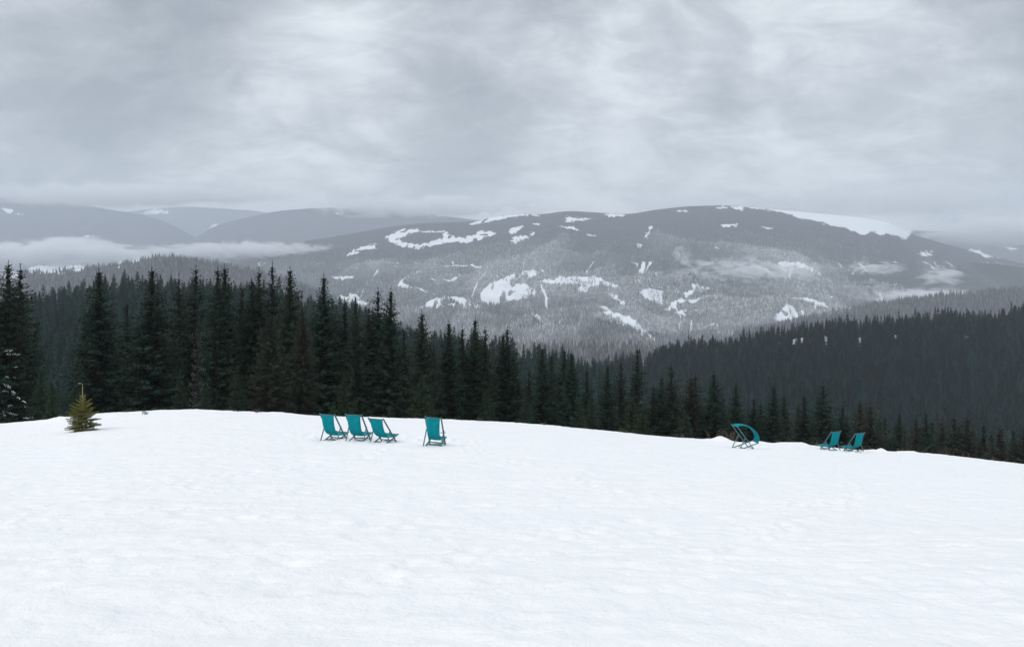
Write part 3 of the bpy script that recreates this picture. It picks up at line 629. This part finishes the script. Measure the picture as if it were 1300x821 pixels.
# --- forests: a point cloud of instances per hillside
def gn_group(name, coll):
    g = bpy.data.node_groups.new(name, 'GeometryNodeTree')
    g.interface.new_socket('Geometry', in_out='INPUT', socket_type='NodeSocketGeometry'); g.interface.new_socket('Geometry', in_out='OUTPUT', socket_type='NodeSocketGeometry')
    gi = g.nodes.new('NodeGroupInput'); go = g.nodes.new('NodeGroupOutput')
    ci = g.nodes.new('GeometryNodeCollectionInfo'); ci.inputs['Collection'].default_value = coll; ci.inputs['Separate Children'].default_value = True; ci.inputs['Reset Children'].default_value = True
    ip = g.nodes.new('GeometryNodeInstanceOnPoints'); ip.inputs['Pick Instance'].default_value = True
    def na(n, t):
        x = g.nodes.new('GeometryNodeInputNamedAttribute'); x.data_type = t; x.inputs['Name'].default_value = n; return x.outputs['Attribute']
    L = g.links.new
    L(gi.outputs[0], ip.inputs['Points']); L(ci.outputs[0], ip.inputs['Instance']); L(na('idx', 'INT'), ip.inputs['Instance Index'])
    L(na('rot', 'FLOAT_VECTOR'), ip.inputs['Rotation']); L(na('scl', 'FLOAT_VECTOR'), ip.inputs['Scale']); L(ip.outputs[0], go.inputs[0])
    return g
def proto_coll(name, meshes):
    c = bpy.data.collections.new(name)
    for i, m in enumerate(meshes): c.objects.link(bpy.data.objects.new('%s_%02d' % (name, i), m))
    return c
def merge_mesh(cm, tm, mat):
    return cm
coll_mid = proto_coll('hillside_spruce', [VAR[('mid', i)][0] for i in range(4)]); H_mid = 16
coll_midr = proto_coll('ridge_spruce', [VAR[('midr', i)][0] for i in range(4)])
def far_tree(seed, mat, H=18, Rr=2.6, rings=7, ks=7):
    rng = np.random.default_rng(seed); V = []; Fc = []; T = []
    for k in range(rings):
        z0 = H*(.04+.86*k/rings); z1 = min(H, z0+H*.30); r = Rr*(1-.86*k/rings)*rng.uniform(.85, 1.15); a0 = rng.uniform(0, 6)
        n = len(V); V.append((rng.normal(0, .1), rng.normal(0, .1), z1)); T.append(.15)
        for j in range(ks*2):
            a = a0+6.283*j/(ks*2); q = r*(rng.uniform(.85, 1.2) if j % 2 else rng.uniform(.35, .6))
            V.append((math.cos(a)*q, math.sin(a)*q, z0+(0 if j % 2 else .4)+rng.uniform(-.3, .3))); T.append(.9 if j % 2 else .3)
        for j in range(ks*2): Fc.append((n, n+1+j, n+1+(j+1) % (ks*2)))
    return np_mesh('far_crown', np.array(V), np.array(Fc), mat, {'tint': T})
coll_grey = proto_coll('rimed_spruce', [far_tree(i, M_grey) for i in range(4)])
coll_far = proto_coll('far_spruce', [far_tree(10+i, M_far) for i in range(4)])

def sample(h, n, seed, smin=0, smax=1.0, pxr=None):
    rng = np.random.default_rng(seed); rows, cols = h['X'].shape
    # equal density over the plan area
    pr = rng.uniform(0, 1, n*3); si = rng.uniform(smin, smax, n*3)*(rows-1); ci = pr*(cols-1.001)
    i0 = np.clip(np.floor(si).astype(int), 0, rows-2); j0 = np.floor(ci).astype(int); fi = si-i0; fj = ci-j0
    def bl(A): return (A[i0, j0]*(1-fi)+A[i0+1, j0]*fi)*(1-fj)+(A[i0, j0+1]*(1-fi)+A[i0+1, j0+1]*fi)*fj
    X, Y, Z, S, Fr = bl(h['X']), bl(h['Y']), bl(h['Z']), bl(h['sn']), bl(h['frost_shade'])
    keep = rng.uniform(0, 1, n*3) < Y/Y.max()
    X, Y, Z, S, Fr = X[keep][:n], Y[keep][:n], Z[keep][:n], S[keep][:n], Fr[keep][:n]
    return X, Y, Z, S, Fr, rng
def forest(name, label, coll, h, n, hmean, H0, seed, smin=0, smax=1., dens=None, gaps=None, wid=1.0):
    X, Y, Z, S, Fr, rng = sample(h, n, seed, smin, smax)
    keep = S < .35
    keep |= (vn(X/40, Y/120, 71) > .60) & (rng.uniform(0, 1, len(X)) < .5)
    if dens is not None: keep &= dens(X, Y, rng)
    if gaps:
        P, Q = project(X, Y, Z)
        for gx, gy, gw, gh in gaps: keep &= ~((np.abs(P-gx) < gw*.9) & (Q > gy-gh) & (Q < gy+gh+15*900/np.maximum(Y, 300)) & (rng.uniform(0, 1, len(X)) < .86))
    X, Y, Z, Fr = X[keep], Y[keep], Z[keep], Fr[keep]; m = len(X)
    me = bpy.data.meshes.new(name); me.vertices.add(m); me.vertices.foreach_set('co', np.stack([X, Y, Z-.3], -1).astype(np.float32).ravel())
    s = hmean/H0*np.clip(rng.normal(1, .2, m), .5, 1.6)*(.82+.36*vn(X/45, Y/45, 5)); w = s*rng.uniform(.85, 1.2, m)*wid
    a = me.attributes.new('scl', 'FLOAT_VECTOR', 'POINT'); a.data.foreach_set('vector', np.stack([w, w, s], -1).astype(np.float32).ravel())
    a = me.attributes.new('rot', 'FLOAT_VECTOR', 'POINT'); a.data.foreach_set('vector', np.stack([rng.normal(0, .03, m), rng.normal(0, .03, m), rng.uniform(0, 6.28, m)], -1).astype(np.float32).ravel())
    a = me.attributes.new('idx', 'INT', 'POINT'); a.data.foreach_set('value', rng.integers(0, 4, m).astype(np.int32))
    a = me.attributes.new('frost_shade', 'FLOAT', 'POINT'); a.data.foreach_set('value', Fr.astype(np.float32))
    o = link(bpy.data.objects.new(name, me)); tag(o, label, kind='stuff')
    md = o.modifiers.new('trees', 'NODES'); md.node_group = gn_group(name+'_instances', coll)
    return o
forest('forest', 'dense dark green spruce forest on the left hill', coll_mid, hL, 6500, 15.5, 16, 1)
forest('forest', 'dense blue-dark spruce forest on the right ridge', coll_midr, hR2, 21000, 15.5, 16, 2, gaps=RIDGE_GAPS, wid=.95)
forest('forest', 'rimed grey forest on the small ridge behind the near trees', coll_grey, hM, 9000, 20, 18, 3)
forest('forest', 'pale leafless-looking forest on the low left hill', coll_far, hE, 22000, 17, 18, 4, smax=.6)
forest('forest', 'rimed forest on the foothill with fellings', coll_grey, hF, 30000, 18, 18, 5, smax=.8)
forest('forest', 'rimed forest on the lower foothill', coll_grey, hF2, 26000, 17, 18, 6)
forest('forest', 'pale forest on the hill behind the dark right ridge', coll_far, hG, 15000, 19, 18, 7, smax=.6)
forest('forest', 'fine rimed forest on the flank of the main mountain', coll_grey, hD, 110000, 17, 18, 8, smin=.2, smax=.95, dens=lambda X, Y, r: r.uniform(0, 1, len(X)) < np.clip((6100-Y)/1900, .0, 1)**1.3)

# ridge-line and slope trees that show singly on the right ridge
G3 = 'single spruces topping the right ridge'
def ridge_tree(px, top, label, H=20, w=1.0):
    h = HILLS['dark forested ridge climbing to the right']; j = int(np.argmin(np.abs(h['px']-px))); Y = float(h['Yc'][j])
    X = (px-650)/F*Y; zb = float(h['Z'][0, j]); zt = EZ+(HY-top)/F*Y
    put_tree('midr', (int(px)) % 4, (X, Y-2, zb-.3), zt-zb, label, G3, w)
for px, top, lab in [(891, 422, 'left of two taller spruces sticking out of the low end of the right ridge'), (904, 424, 'right of two taller spruces sticking out of the low end of the right ridge'),
    (868, 430, 'spruce tip at the far low end of the right ridge'), (943, 414, 'bushy dark spruce rising above the ridge line where it begins to climb'), (951, 417, 'narrow dark spruce beside the bushy one on the climbing ridge line'),
    (966, 412, 'dark spruce standing proud on the climbing part of the ridge line'), (1064, 398, 'dark spruce tip on the middle of the right ridge line'), (1075, 396, 'pair-forming dark spruce tip on the middle of the right ridge line'),
    (1161, 390, 'higher dark spruce tip on the right part of the ridge line'), (1195, 391, 'dark spruce tip left of the highest trees of the ridge'), (1226, 389, 'tall spruce over the small snow gaps of the ridge'),
    (1271, 389, 'tall spruce near the right end of the ridge line'), (1292, 387, 'highest spruce at the right end of the ridge line')]:
    ridge_tree(px, top, lab)

# snow clinging to branches of the big left spruce (its part) and of one farther right
def clumps(root, spots, rad):
    inv = Matrix.Translation(root.location) @ root.rotation_euler.to_matrix().to_4x4() @ Matrix.Diagonal((*root.scale, 1)); inv = inv.inverted()
    mb = MB()
    for px, py, dx, dy, L in spots:
        Y = root.location.y-rad
        p = at(px, py, Y); q = at(px+dx, py+dy, Y-.3)
        ps = [p.lerp(q, t)+Vector((0, random.uniform(-.1, .1), random.uniform(-.07, .07))) for t in (0, .25, .5, .75, 1)]
        mb.tube([inv @ x for x in ps], [.01, L*.5, L*.35, L*.6, .01], 6)
    mb.build('snow_clump', M_clump, root, True)
rs = random.Random(4)
spots = [(6, 445, 9, 1, .05), (14, 496, 8, 4, .09), (22, 504, 10, 6, .10), (3, 519, 3, 8, .10), (4, 487, 10, 6, .05), (30, 531, 12, -1, .05)]
for i in range(12): spots.append((rs.uniform(0, 34), rs.uniform(440, 532), rs.uniform(4, 9), rs.uniform(0, 2), rs.uniform(.015, .03)))
clumps(first, [(x+k*dx/3, y+k*dy/3+rs.uniform(-.5, .5), dx/2.6, dy/2.6+rs.uniform(-.4, .6), L*rs.uniform(.35, .6)) for x, y, dx, dy, L in spots for k in range(3) if rs.random() < .8], 2.0)

# ------------------------------------------------------------------ sapling
def sapling(pos, H):
    r = bpy.data.objects.new('spruce_sapling', None); r.location = pos; link(r)
    tag(r, 'small yellow-green spruce sapling with a bare leader, standing alone on the snow at the left', 'sapling')
    rng = np.random.default_rng(3); Vs = []; T = []; st = MB()
    st.tube([(0, 0, -.1), (.01, 0, H*.4), (-.005, 0, H*.8), (-.01, 0, H)], [.026, .020, .012, .006], 8)
    # dried bent tip
    st.tube([(-.01, 0, H), (-.05, 0, H+.025), (-.12, 0, H+.03), (-.17, 0, H+.005)], [.006, .011, .013, .006], 6)
    z = .06
    while z < H*.71:
        f = z/(H*.71); n = 9 if f < .6 else 6
        prof = (.58*(1-f)**.62+.05)*(1.0 if f > .12 else .9)
        a0 = rng.uniform(0, 6)
        for i in range(n):
            az = a0+i*6.283/n+rng.normal(0, .2); L = prof*rng.uniform(.7, 1.25); el = .1+.65*f+rng.normal(0, .12)
            if f > .86: el = .95; L = .17
            d = np.array([math.cos(az)*math.cos(el), math.sin(az)*math.cos(el), math.sin(el)]); m = max(5, int(L/.018))
            C = np.array([0, 0, z])+np.linspace(.03, 1, m)[:, None]*d*L; C[:, 2] += -.10*np.linspace(0, 1, m)**2*L*(1-f)
            st.tube([(0, 0, z), tuple(C[m//2]), tuple(C[-1])], [.008, .006, .003], 4)
            sub = [C]
            for j in range(3, m, 3):     # side twigs
                for s in (1, -1):
                    l2 = L*.42*(1.05-j/m); p = np.array([-d[1], d[0], 0])*s; dd = d*.7+p*rng.uniform(.6, .9); dd /= np.linalg.norm(dd); k = max(2, int(l2/.02))
                    sub.append(C[j]+np.linspace(0, 1, k)[:, None]*dd*l2)
            for S in sub:
                for rep in range(7 if f < .8 else 3):
                    k = len(S); D = d*.6+rng.normal(0, .55, (k, 3)); D /= np.linalg.norm(D, axis=1)[:, None]; D *= rng.uniform(.025, .042, (k, 1))
                    W = np.cross(D, rng.normal(0, 1, (k, 3))); W /= np.linalg.norm(W, axis=1)[:, None]; W *= .0032
                    Vs.append(np.stack([S, S+D*.5+W, S+D, S+D*.5-W], 1).reshape(-1, 3)); T.append(np.repeat(np.clip(.3+.35*f+rng.normal(0, .22, k), 0, 1), 4))
        z += .075 if f < .7 else .10
    V = np.concatenate(Vs); me = np_mesh('crown', V, np.arange(len(V)).reshape(-1, 4), M_sap, {'tint': np.concatenate(T)})
    link(bpy.data.objects.new('crown', me), r); st.build('trunk', M_stem, r, True)
    sn = MB()
    for i in range(16):
        a = rng.uniform(0, 6.28); q = rng.uniform(.12, .40); zz = rng.uniform(.12, .48)
        if zz > .4 and q > .3: continue
        c = np.array([math.cos(a)*q, math.sin(a)*q, zz]); dd = np.array([math.cos(a), math.sin(a), -.1])*.05
        sn.tube([c-dd, c-dd*.3+np.array([0, 0, .006]), c+dd*.4, c+dd], [.003, .018, .016, .003], 6)
    sn.build('snow_clump', M_clump, r, True)
p = hit(105, 546.5); sapling((p.x, p.y, p.z-.03), 60/F*p.y)

# ------------------------------------------------------------------ deckchairs
def deckchair(pos, yaw, label, tilt=(0, 0), blown=False, latch=False, lean=0.0, scale=1.0, wide=1.0, group='teal deckchairs standing on the snow', sag=0.0):
    """local: +x is forward (the way a sitter looks), y sideways"""
    r = bpy.data.objects.new('deckchair', None); link(r); tag(r, label, 'deckchair', group)
    r.scale = (scale, scale*wide, scale); r.location = pos; r.rotation_euler = (tilt[0], tilt[1], yaw)
    wa, wb = .262, .225                                        # half widths of the two frames
    A0, A1 = Vector((-.35-lean, 0, .925-lean*.9)), Vector((.35, 0, .0))       # long rails: head to front foot
    B0, B1 = Vector((-.34, 0, .01)), Vector((.53, 0, .27 if blown else .215))      # seat rails: rear foot to front bar
    C0 = A0.lerp(A1, .46); C1 = B0.lerp(B1, .06)                # props
    off = lambda p, y: Vector((p.x, y, p.z))
    for s in (-1, 1):
        m = MB(); m.bar(off(A0, s*wa), off(A1, s*wa), .026, .042, (0, 1, 0)); m.build('side_rail', M_frame, r)
        m = MB(); m.bar(off(B0, s*wb), off(B1, s*wb), .026, .042, (0, 1, 0)); m.build('seat_rail', M_frame, r)
        m = MB(); m.bar(off(C0, s*(wa+.027)), off(C1, s*(wa+.027)), .022, .034, (0, 1, 0)); m.build('prop', M_frame, r)
    def cross(p, w, rr=.015):
        m = MB(); m.tube([off(p, -w), off(p, w)], [rr, rr], 10); m.build('crossbar', M_frame, r, True)
    cross(A0.lerp(A1, .035), wa); cross(A0.lerp(A1, .93), wa); cross(B1.lerp(B0, .03), wb+.012); cross(B0.lerp(B1, .05), wa+.03, .013); cross(B0.lerp(B1, .30), wb)
    # sling
    T0 = A0.lerp(A1, .035); S1 = B1.lerp(B0, .03); n = 26; k = 8; hw = .218
    if blown: cps = [T0, Vector((-.10, 0, .99)), Vector((.20, 0, .93)), Vector((.50, 0, .76)), Vector((.68, 0, .44)), S1]
    else: cps = [T0, Vector((-.31-lean*.8, 0, .62)), Vector((-.24-lean*.5, 0, .40)), Vector((-.15, 0, .12)), Vector((.22, 0, .145)), S1]
    def bez(t):
        P = list(cps)
        while len(P) > 1: P = [P[i].lerp(P[i+1], t) for i in range(len(P)-1)]
        return P[0]
    V = []; th = .004
    pts = [bez(i/(n-1)) for i in range(n)]
    for lay in (0, 1):
        for i, p in enumerate(pts):
            d = (pts[min(i+1, n-1)]-pts[max(i-1, 0)]).normalized(); nm = Vector((-d.z, 0, d.x))
            for j in range(k+1):
                y = (j/k*2-1)
                pinch = 1-.05*math.sin(i/(n-1)*math.pi)
                dip = (.025*(1-y*y)*math.sin(i/(n-1)*math.pi))*(1 if blown else -1)
                q = p+nm*(dip+(th if lay else 0)); V.append(Vector((q.x, y*hw*pinch, q.z)))
    Fc = []; o = n*(k+1)
    for i in range(n-1):
        for j in range(k):
            a = i*(k+1)+j; Fc.append([a, a+1, a+k+2, a+k+1]); Fc.append([o+a+k+1, o+a+k+2, o+a+1, o+a])
    for i in range(n-1):
        a = i*(k+1); Fc.append([a+k+1, o+a+k+1, o+a, a]); b_ = a+k; Fc.append([b_, o+b_, o+b_+k+1, b_+k+1])
    for j in range(k): Fc.append([j, o+j, o+j+1, j+1]); a = (n-1)*(k+1)+j; Fc.append([a+1, o+a+1, o+a, a])
    me = bpy.data.meshes.new('sling'); me.from_pydata([tuple(v) for v in V], [], Fc); me.update(); me.polygons.foreach_set('use_smooth', [True]*len(me.polygons)); me.materials.append(M_cloth)
    link(bpy.data.objects.new('sling', me), r)
    if latch:
        m = MB(); m.bar((-.12, -wa-.10, .46), (.02, -wa+.08, .42), .05, .02); m.build('latch', M_frame, r)
    return r
# yaw: +x forward; pi/2 looks straight away from the camera
def chair(px, py, yaw_deg, label, **kw):
    p = hit(px, py); print('CHAIR', px, round(p.y, 1), round(F/p.y, 1)); return deckchair((p.x, p.y, p.z-.035), R(yaw_deg), label, **kw)
chair(423.2, 559.0, 70, 'leftmost teal deckchair seen from behind, first of the close group of three', scale=.96)
chair(454.8, 559.6, 76, 'teal deckchair seen from behind, middle one of the close group of three', scale=.96)
chair(486.4, 561.6, 68, 'teal deckchair seen from behind, right and lowest one of the close group of three', lean=.08, scale=.95)
chair(551.6, 565, 80, 'single teal deckchair right of the close group, crooked at its head bar', tilt=(R(3), R(2)), latch=True, scale=.94, wide=.92)
chair(943, 569.0, 10, 'teal deckchair seen from the side with its sling blown up by the wind', blown=True, scale=.96)
chair(1054.2, 571.6, 112, 'left one of the two teal deckchairs at the right end of the brow', scale=.91)
chair(1084.0, 573.6, 114, 'rightmost teal deckchair, beside another one at the end of the brow', scale=.91)

# ------------------------------------------------------------------ dry stalks on the brow
def stalks(px, Y, n, h, spread, label, lean=0.25, name='dry_weed'):
    x0 = (px-650)/F*Y; z0 = float(ground(x0, Y)); mb = MB(); rr = random.Random(int(px))
    for i in range(n):
        a = rr.uniform(0, 6.28); q = rr.uniform(0, spread); hh = h*rr.uniform(.5, 1.2); l = rr.uniform(-lean, lean); l2 = rr.uniform(-lean, lean)
        b = Vector((math.cos(a)*q*1.6, math.sin(a)*q, -.1))
        mb.tube([b, b+Vector((l*hh*.5, l2*hh*.5, hh*.6+.1)), b+Vector((l*hh*1.4, l2*hh, hh+.1))], [.012, .008, .005], 4)
        for k in range(3):
            s = b+Vector((l*hh*(.3+.3*k), l2*hh*.5, hh*(.35+.2*k)+.1)); mb.tube([s, s+Vector((rr.uniform(-.12, .12), rr.uniform(-.1, .1), rr.uniform(.03, .12)))], [.007, .004], 4)
    o = mb.build(name, M_straw); o.location = (x0, Y, z0); tag(o, label, 'dry weed', 'dry weeds poking through the snow'); return o
stalks(328, 38.5, 10, .14, .16, 'low dark tuft on the snow brow left of the leftmost deckchair')
stalks(186, 36.5, 7, .18, .12, 'thin dry stalks on the snow right of the yellow-green sapling')
stalks(921, 40.5, 26, .55, .55, 'reddish-brown dry bush just behind the brow left of the wind-blown deckchair', .5, 'dry_bush')
for q_, (px_, h_, w_) in enumerate([(75, .16, 'left of the yellow-green sapling'), (160, .12, 'a few steps right of the yellow-green sapling'), (300, .10, 'left of the dark tuft on the hump'), (610, .12, 'below the bright green young spruce'), (690, .10, 'below the dip in the tree row'), (790, .14, 'below the needle-like tip'), (868, .16, 'left of the wind-blown deckchair'), (986, .14, 'right of the wind-blown deckchair'), (1035, .16, 'just left of the two right deckchairs'), (1140, .2, 'right of the rightmost deckchair'), (1225, .22, 'second from the right edge'), (1262, .2, 'nearest the right edge')]):
    stalks(px_, 38.6, 4+q_ % 3, h_, .15, 'tiny dry tuft on the brow, '+w_)
stalks(1172, 42, 16, .55, .9, 'dry stalks behind the brow between the rightmost deckchair and the right edge', .2)
stalks(1197, 42.5, 16, .6, .7, 'dry stalks behind the brow nearer to the right edge', .2)
stalks(1100, 39, 5, .18, .2, 'small dry stalks at the feet of the rightmost deckchair')

# ------------------------------------------------------------------ mist, haze
def mist(px, py, Y, w_px, h_px, depth, dens, label, seed, thr=.45, scl=3.0):
    c = at(px, py, Y); hx = w_px/F*Y/2; hz = h_px/F*Y/2
    bpy_me = bpy.data.meshes.new('mist'); mb = MB()
    import bmesh
    bm = bmesh.new(); bmesh.ops.create_icosphere(bm, subdivisions=3, radius=1); bm.to_mesh(bpy_me); bm.free()
    o = link(bpy.data.objects.new('mist', bpy_me)); o.location = c; o.scale = (hx, depth, hz); tag(o, label, kind='stuff')
    m = bpy.data.materials.new('mist'); m.use_nodes = True; nt = m.node_tree; nt.nodes.remove(nt.nodes['Principled BSDF'])
    pv = nt.nodes.new('ShaderNodeVolumePrincipled'); pv.inputs['Color'].default_value = (.97, .98, 1, 1)
    tc = nt.nodes.new('ShaderNodeTexCoord'); mp = nt.nodes.new('ShaderNodeMapping'); nt.links.new(tc.outputs['Object'], mp.inputs['Vector'])
    mp.inputs['Location'].default_value = (seed*3.1, seed*1.7, seed); mp.inputs['Scale'].default_value = (scl*max(1, hx/hz*.45), scl*.12, scl*1.0)
    nz = noise(nt, mp.outputs[0], 1.0, 6, .62, 1.2)
    ln = nt.nodes.new('ShaderNodeVectorMath'); ln.operation = 'LENGTH'; nt.links.new(tc.outputs['Object'], ln.inputs[0])
    fall = ramp(nt, ln.outputs['Value'], 1.0, .25); fall = mth(nt, 'SUBTRACT', 1.0, ramp(nt, ln.outputs['Value'], .2, 1.0))
    dn = mth(nt, 'MULTIPLY', ramp(nt, mth(nt, 'ADD', nz, mth(nt, 'MULTIPLY', mth(nt, 'SUBTRACT', fall, .5), .35)), thr, thr+.25), mth(nt, 'MULTIPLY', fall, dens))
    nt.links.new(dn, pv.inputs['Density']); nt.links.new(pv.outputs[0], nt.nodes['Material Output'].inputs['Volume'])
    m.volume_intersection_method if False else None
    bpy_me.materials.append(m); return o
mist(90, 309, 6300, 150, 30, 160, .0200, 'billow rising from the fog bank on the left', 12, .40, 2.0)
mist(60, 322, 6200, 480, 50, 200, .0300, 'white fog bank in the valley on the left', 1, .38, 2.4)
mist(300, 317, 6100, 400, 34, 200, .0200, 'thin fog in the gap left of the main mountain', 2, .40, 1.8)
mist(950, 344, 4300, 360, 66, 110, .0200, 'torn mist drifting across the middle of the main mountain', 3, .50, 3.2)
mist(1110, 341, 4400, 150, 34, 80, .0230, 'small mist rag over the dark hill on the right', 4, .50, 2.6)
mist(1195, 349, 4000, 110, 50, 80, .0240, 'small mist rag right of the dark hill', 5, .50, 2.4)
mist(1180, 378, 3500, 260, 40, 100, .0260, 'mist lying in the valley above the right ridge', 6, .42, 2.4)
mist(868, 326, 4700, 50, 56, 60, .0200, 'tiny upright mist wisp on the main mountain', 7, .50, 2.2)
mist(1110, 255, 7900, 520, 64, 260, .0050, 'low cloud brushing the snowy summit on the right', 8, .36, 1.3)
mist(1270, 292, 7000, 340, 64, 260, .0120, 'low cloud hanging over the far right mountain', 9, .36, 1.3)
mist(150, 247, 7000, 680, 46, 260, .0120, 'low cloud touching the far left mountains', 10, .36, 1.3)
mist(540, 262, 7400, 420, 44, 260, .0120, 'low cloud behind the left shoulder of the main ridge', 11, .38, 1.3)
HAZE = 8.8e-5
me = bpy.data.meshes.new('haze')
x0, x1, y0, y1, z0, z1 = -14500, 14500, -260, 16800, -480, 1400
me.from_pydata([(x, y, z) for x in (x0, x1) for y in (y0, y1) for z in (z0, z1)], [], [(0, 1, 3, 2), (4, 6, 7, 5), (0, 4, 5, 1), (2, 3, 7, 6), (0, 2, 6, 4), (1, 5, 7, 3)]); me.update()
m = bpy.data.materials.new('haze'); m.use_nodes = True; nt = m.node_tree; nt.nodes.remove(nt.nodes['Principled BSDF'])
pv = nt.nodes.new('ShaderNodeVolumePrincipled'); pv.inputs['Color'].default_value = (.85, .92, 1.0, 1); pv.inputs['Density'].default_value = HAZE; pv.inputs['Anisotropy'].default_value = .1
nt.links.new(pv.outputs[0], nt.nodes['Material Output'].inputs['Volume']); me.materials.append(m)
tag(link(bpy.data.objects.new('haze', me)), 'even bluish winter haze over the whole valley', kind='stuff')

# ------------------------------------------------------------------ overcast sky
W = bpy.data.worlds.new('World'); sc.world = W; W.use_nodes = True; nt = W.node_tree
bg = nt.nodes['Background']; out = nt.nodes['World Output']
SUN_EL, SUN_AZ = R(42), R(238)
sky = nt.nodes.new('ShaderNodeTexSky'); sky.sky_type = 'NISHITA'; sky.sun_disc = False; sky.sun_elevation = SUN_EL; sky.sun_rotation = SUN_AZ
nt.links.new(sky.outputs[0], bg.inputs['Color']); bg.inputs['Strength'].default_value = .1
tc = nt.nodes.new('ShaderNodeTexCoord'); sx = nt.nodes.new('ShaderNodeSeparateXYZ'); nt.links.new(tc.outputs['Generated'], sx.inputs[0])
zc = mth(nt, 'MAXIMUM', sx.outputs[2], 0.0); den = mth(nt, 'ADD', zc, .42)
cx = mth(nt, 'DIVIDE', sx.outputs[0], den); cy = mth(nt, 'DIVIDE', sx.outputs[1], den)
cb = nt.nodes.new('ShaderNodeCombineXYZ'); nt.links.new(cx, cb.inputs[0]); nt.links.new(cy, cb.inputs[1])
def wmap(loc, scale, rot=0):
    mp = nt.nodes.new('ShaderNodeMapping'); mp.inputs['Location'].default_value = loc; mp.inputs['Scale'].default_value = scale; mp.inputs['Rotation'].default_value = (0, 0, rot)
    nt.links.new(cb.outputs[0], mp.inputs['Vector']); return mp.outputs[0]
na_ = noise(nt, wmap((3.1, 1.2, 0), (1, 1.0, 1), R(18)), 1.35, 8, .55, .6)
nb_ = noise(nt, wmap((7.7, 4.2, 2), (1, 1.2, 1), R(-25)), 3.6, 8, .6, .7)
def blob(px, py, size):
    d = Vector(((px-650)/F, 1, (HY-py)/F)).normalized()
    v = nt.nodes.new('ShaderNodeVectorMath'); v.operation = 'DOT_PRODUCT'; nt.links.new(tc.outputs['Generated'], v.inputs[0]); v.inputs[1].default_value = d
    return ramp(nt, v.outputs['Value'], math.cos(math.atan(size/F)), 1.0)
nc_ = noise(nt, wmap((2.2, 9.1, 1), (1, 1.5, 1), R(30)), 8.5, 8, .62, .7)
f = mth(nt, 'ADD', mth(nt, 'ADD', mth(nt, 'MULTIPLY', na_, .42), mth(nt, 'MULTIPLY', nb_, .36)), mth(nt, 'MULTIPLY', nc_, .22))
for px, py, s, a in [(160, 25, 200, -.15), (620, 5, 170, -.12), (330, 60, 90, -.03), (980, 90, 100, -.05), (560, 190, 120, -.05), (760, 110, 90, .02), (640, 60, 150, -.02), (1220, 70, 240, -.16), (0, 140, 150, -.06), (420, 120, 200, .04), (1120, 150, 200, .10), (800, 60, 150, .03), (660, 70, 90, .04), (30, 30, 110, .06), (650, 205, 170, -.04), (300, 215, 160, .05), (1060, 20, 120, .06)]:
    f = mth(nt, 'ADD', f, mth(nt, 'MULTIPLY', blob(px, py, s), a))
f = mth(nt, 'ADD', .49, mth(nt, 'MULTIPLY', mth(nt, 'SUBTRACT', f, .49), 1.45))
cl = nt.nodes.new('ShaderNodeValToRGB'); nt.links.new(f, cl.inputs[0]); e = cl.color_ramp
e.elements[0].position = .22; e.elements[0].color = (.30, .33, .37, 1); e.elements[1].position = .64; e.elements[1].color = (.88, .92, .95, 1)
x = e.elements.new(.46); x.color = (.57, .605, .643, 1); x = e.elements.new(.545); x.color = (.735, .775, .81, 1); x = e.elements.new(.36); x.color = (.43, .462, .50, 1)
# brighter high overhead, where the camera does not look, as an overcast sky is
zen = mth(nt, 'ADD', 1.0, mth(nt, 'MULTIPLY', ramp(nt, sx.outputs[2], .33, .85), .42))
low = mth(nt, 'ADD', 1.10, mth(nt, 'MULTIPLY', ramp(nt, sx.outputs[2], .02, .2), -.10))
cm = nt.nodes.new('ShaderNodeVectorMath'); cm.operation = 'SCALE'; nt.links.new(cl.outputs[0], cm.inputs[0]); nt.links.new(mth(nt, 'MULTIPLY', zen, low), cm.inputs['Scale'])
b2 = nt.nodes.new('ShaderNodeBackground'); nt.links.new(cm.outputs[0], b2.inputs['Color']); b2.inputs['Strength'].default_value = 1.0
mx = nt.nodes.new('ShaderNodeMixShader'); mx.inputs[0].default_value = .93
nt.links.new(bg.outputs[0], mx.inputs[1]); nt.links.new(b2.outputs[0], mx.inputs[2]); nt.links.new(mx.outputs[0], out.inputs['Surface'])

sl = bpy.data.lights.new('sun', 'SUN'); sl.energy = .9; sl.angle = R(25); sl.color = (1, .97, .93)
so = link(bpy.data.objects.new('sun', sl))
d = Vector((math.sin(SUN_AZ)*math.cos(SUN_EL), math.cos(SUN_AZ)*math.cos(SUN_EL), math.sin(SUN_EL)))
so.rotation_euler = (-d).to_track_quat('-Z', 'Y').to_euler(); so.location = (0, -10, 60)

# ------------------------------------------------------------------ camera, render
cd = bpy.data.cameras.new('camera'); cam = link(bpy.data.objects.new('camera', cd)); sc.camera = cam
cam.location = (0, 0, EZ); cam.rotation_euler = (R(90), 0, 0); cd.sensor_width = 36; cd.lens = 36*F/1300; cd.shift_y = -(410.5-HY)/1300
cd.clip_start = .1; cd.clip_end = 40000
sc.view_settings.view_transform = 'Standard'; sc.view_settings.look = 'None'; sc.view_settings.exposure = 0.16; sc.view_settings.gamma = 1; sc.view_settings.use_curve_mapping = False
cy_ = sc.cycles; cy_.use_denoising = True; cy_.max_bounces = 9; cy_.diffuse_bounces = 3; cy_.volume_bounces = 8; cy_.transparent_max_bounces = 8; cy_.glossy_bounces = 1
cy_.volume_step_rate = 1.0; cy_.volume_max_steps = 128; cy_.caustics_reflective = False; cy_.caustics_refractive = False
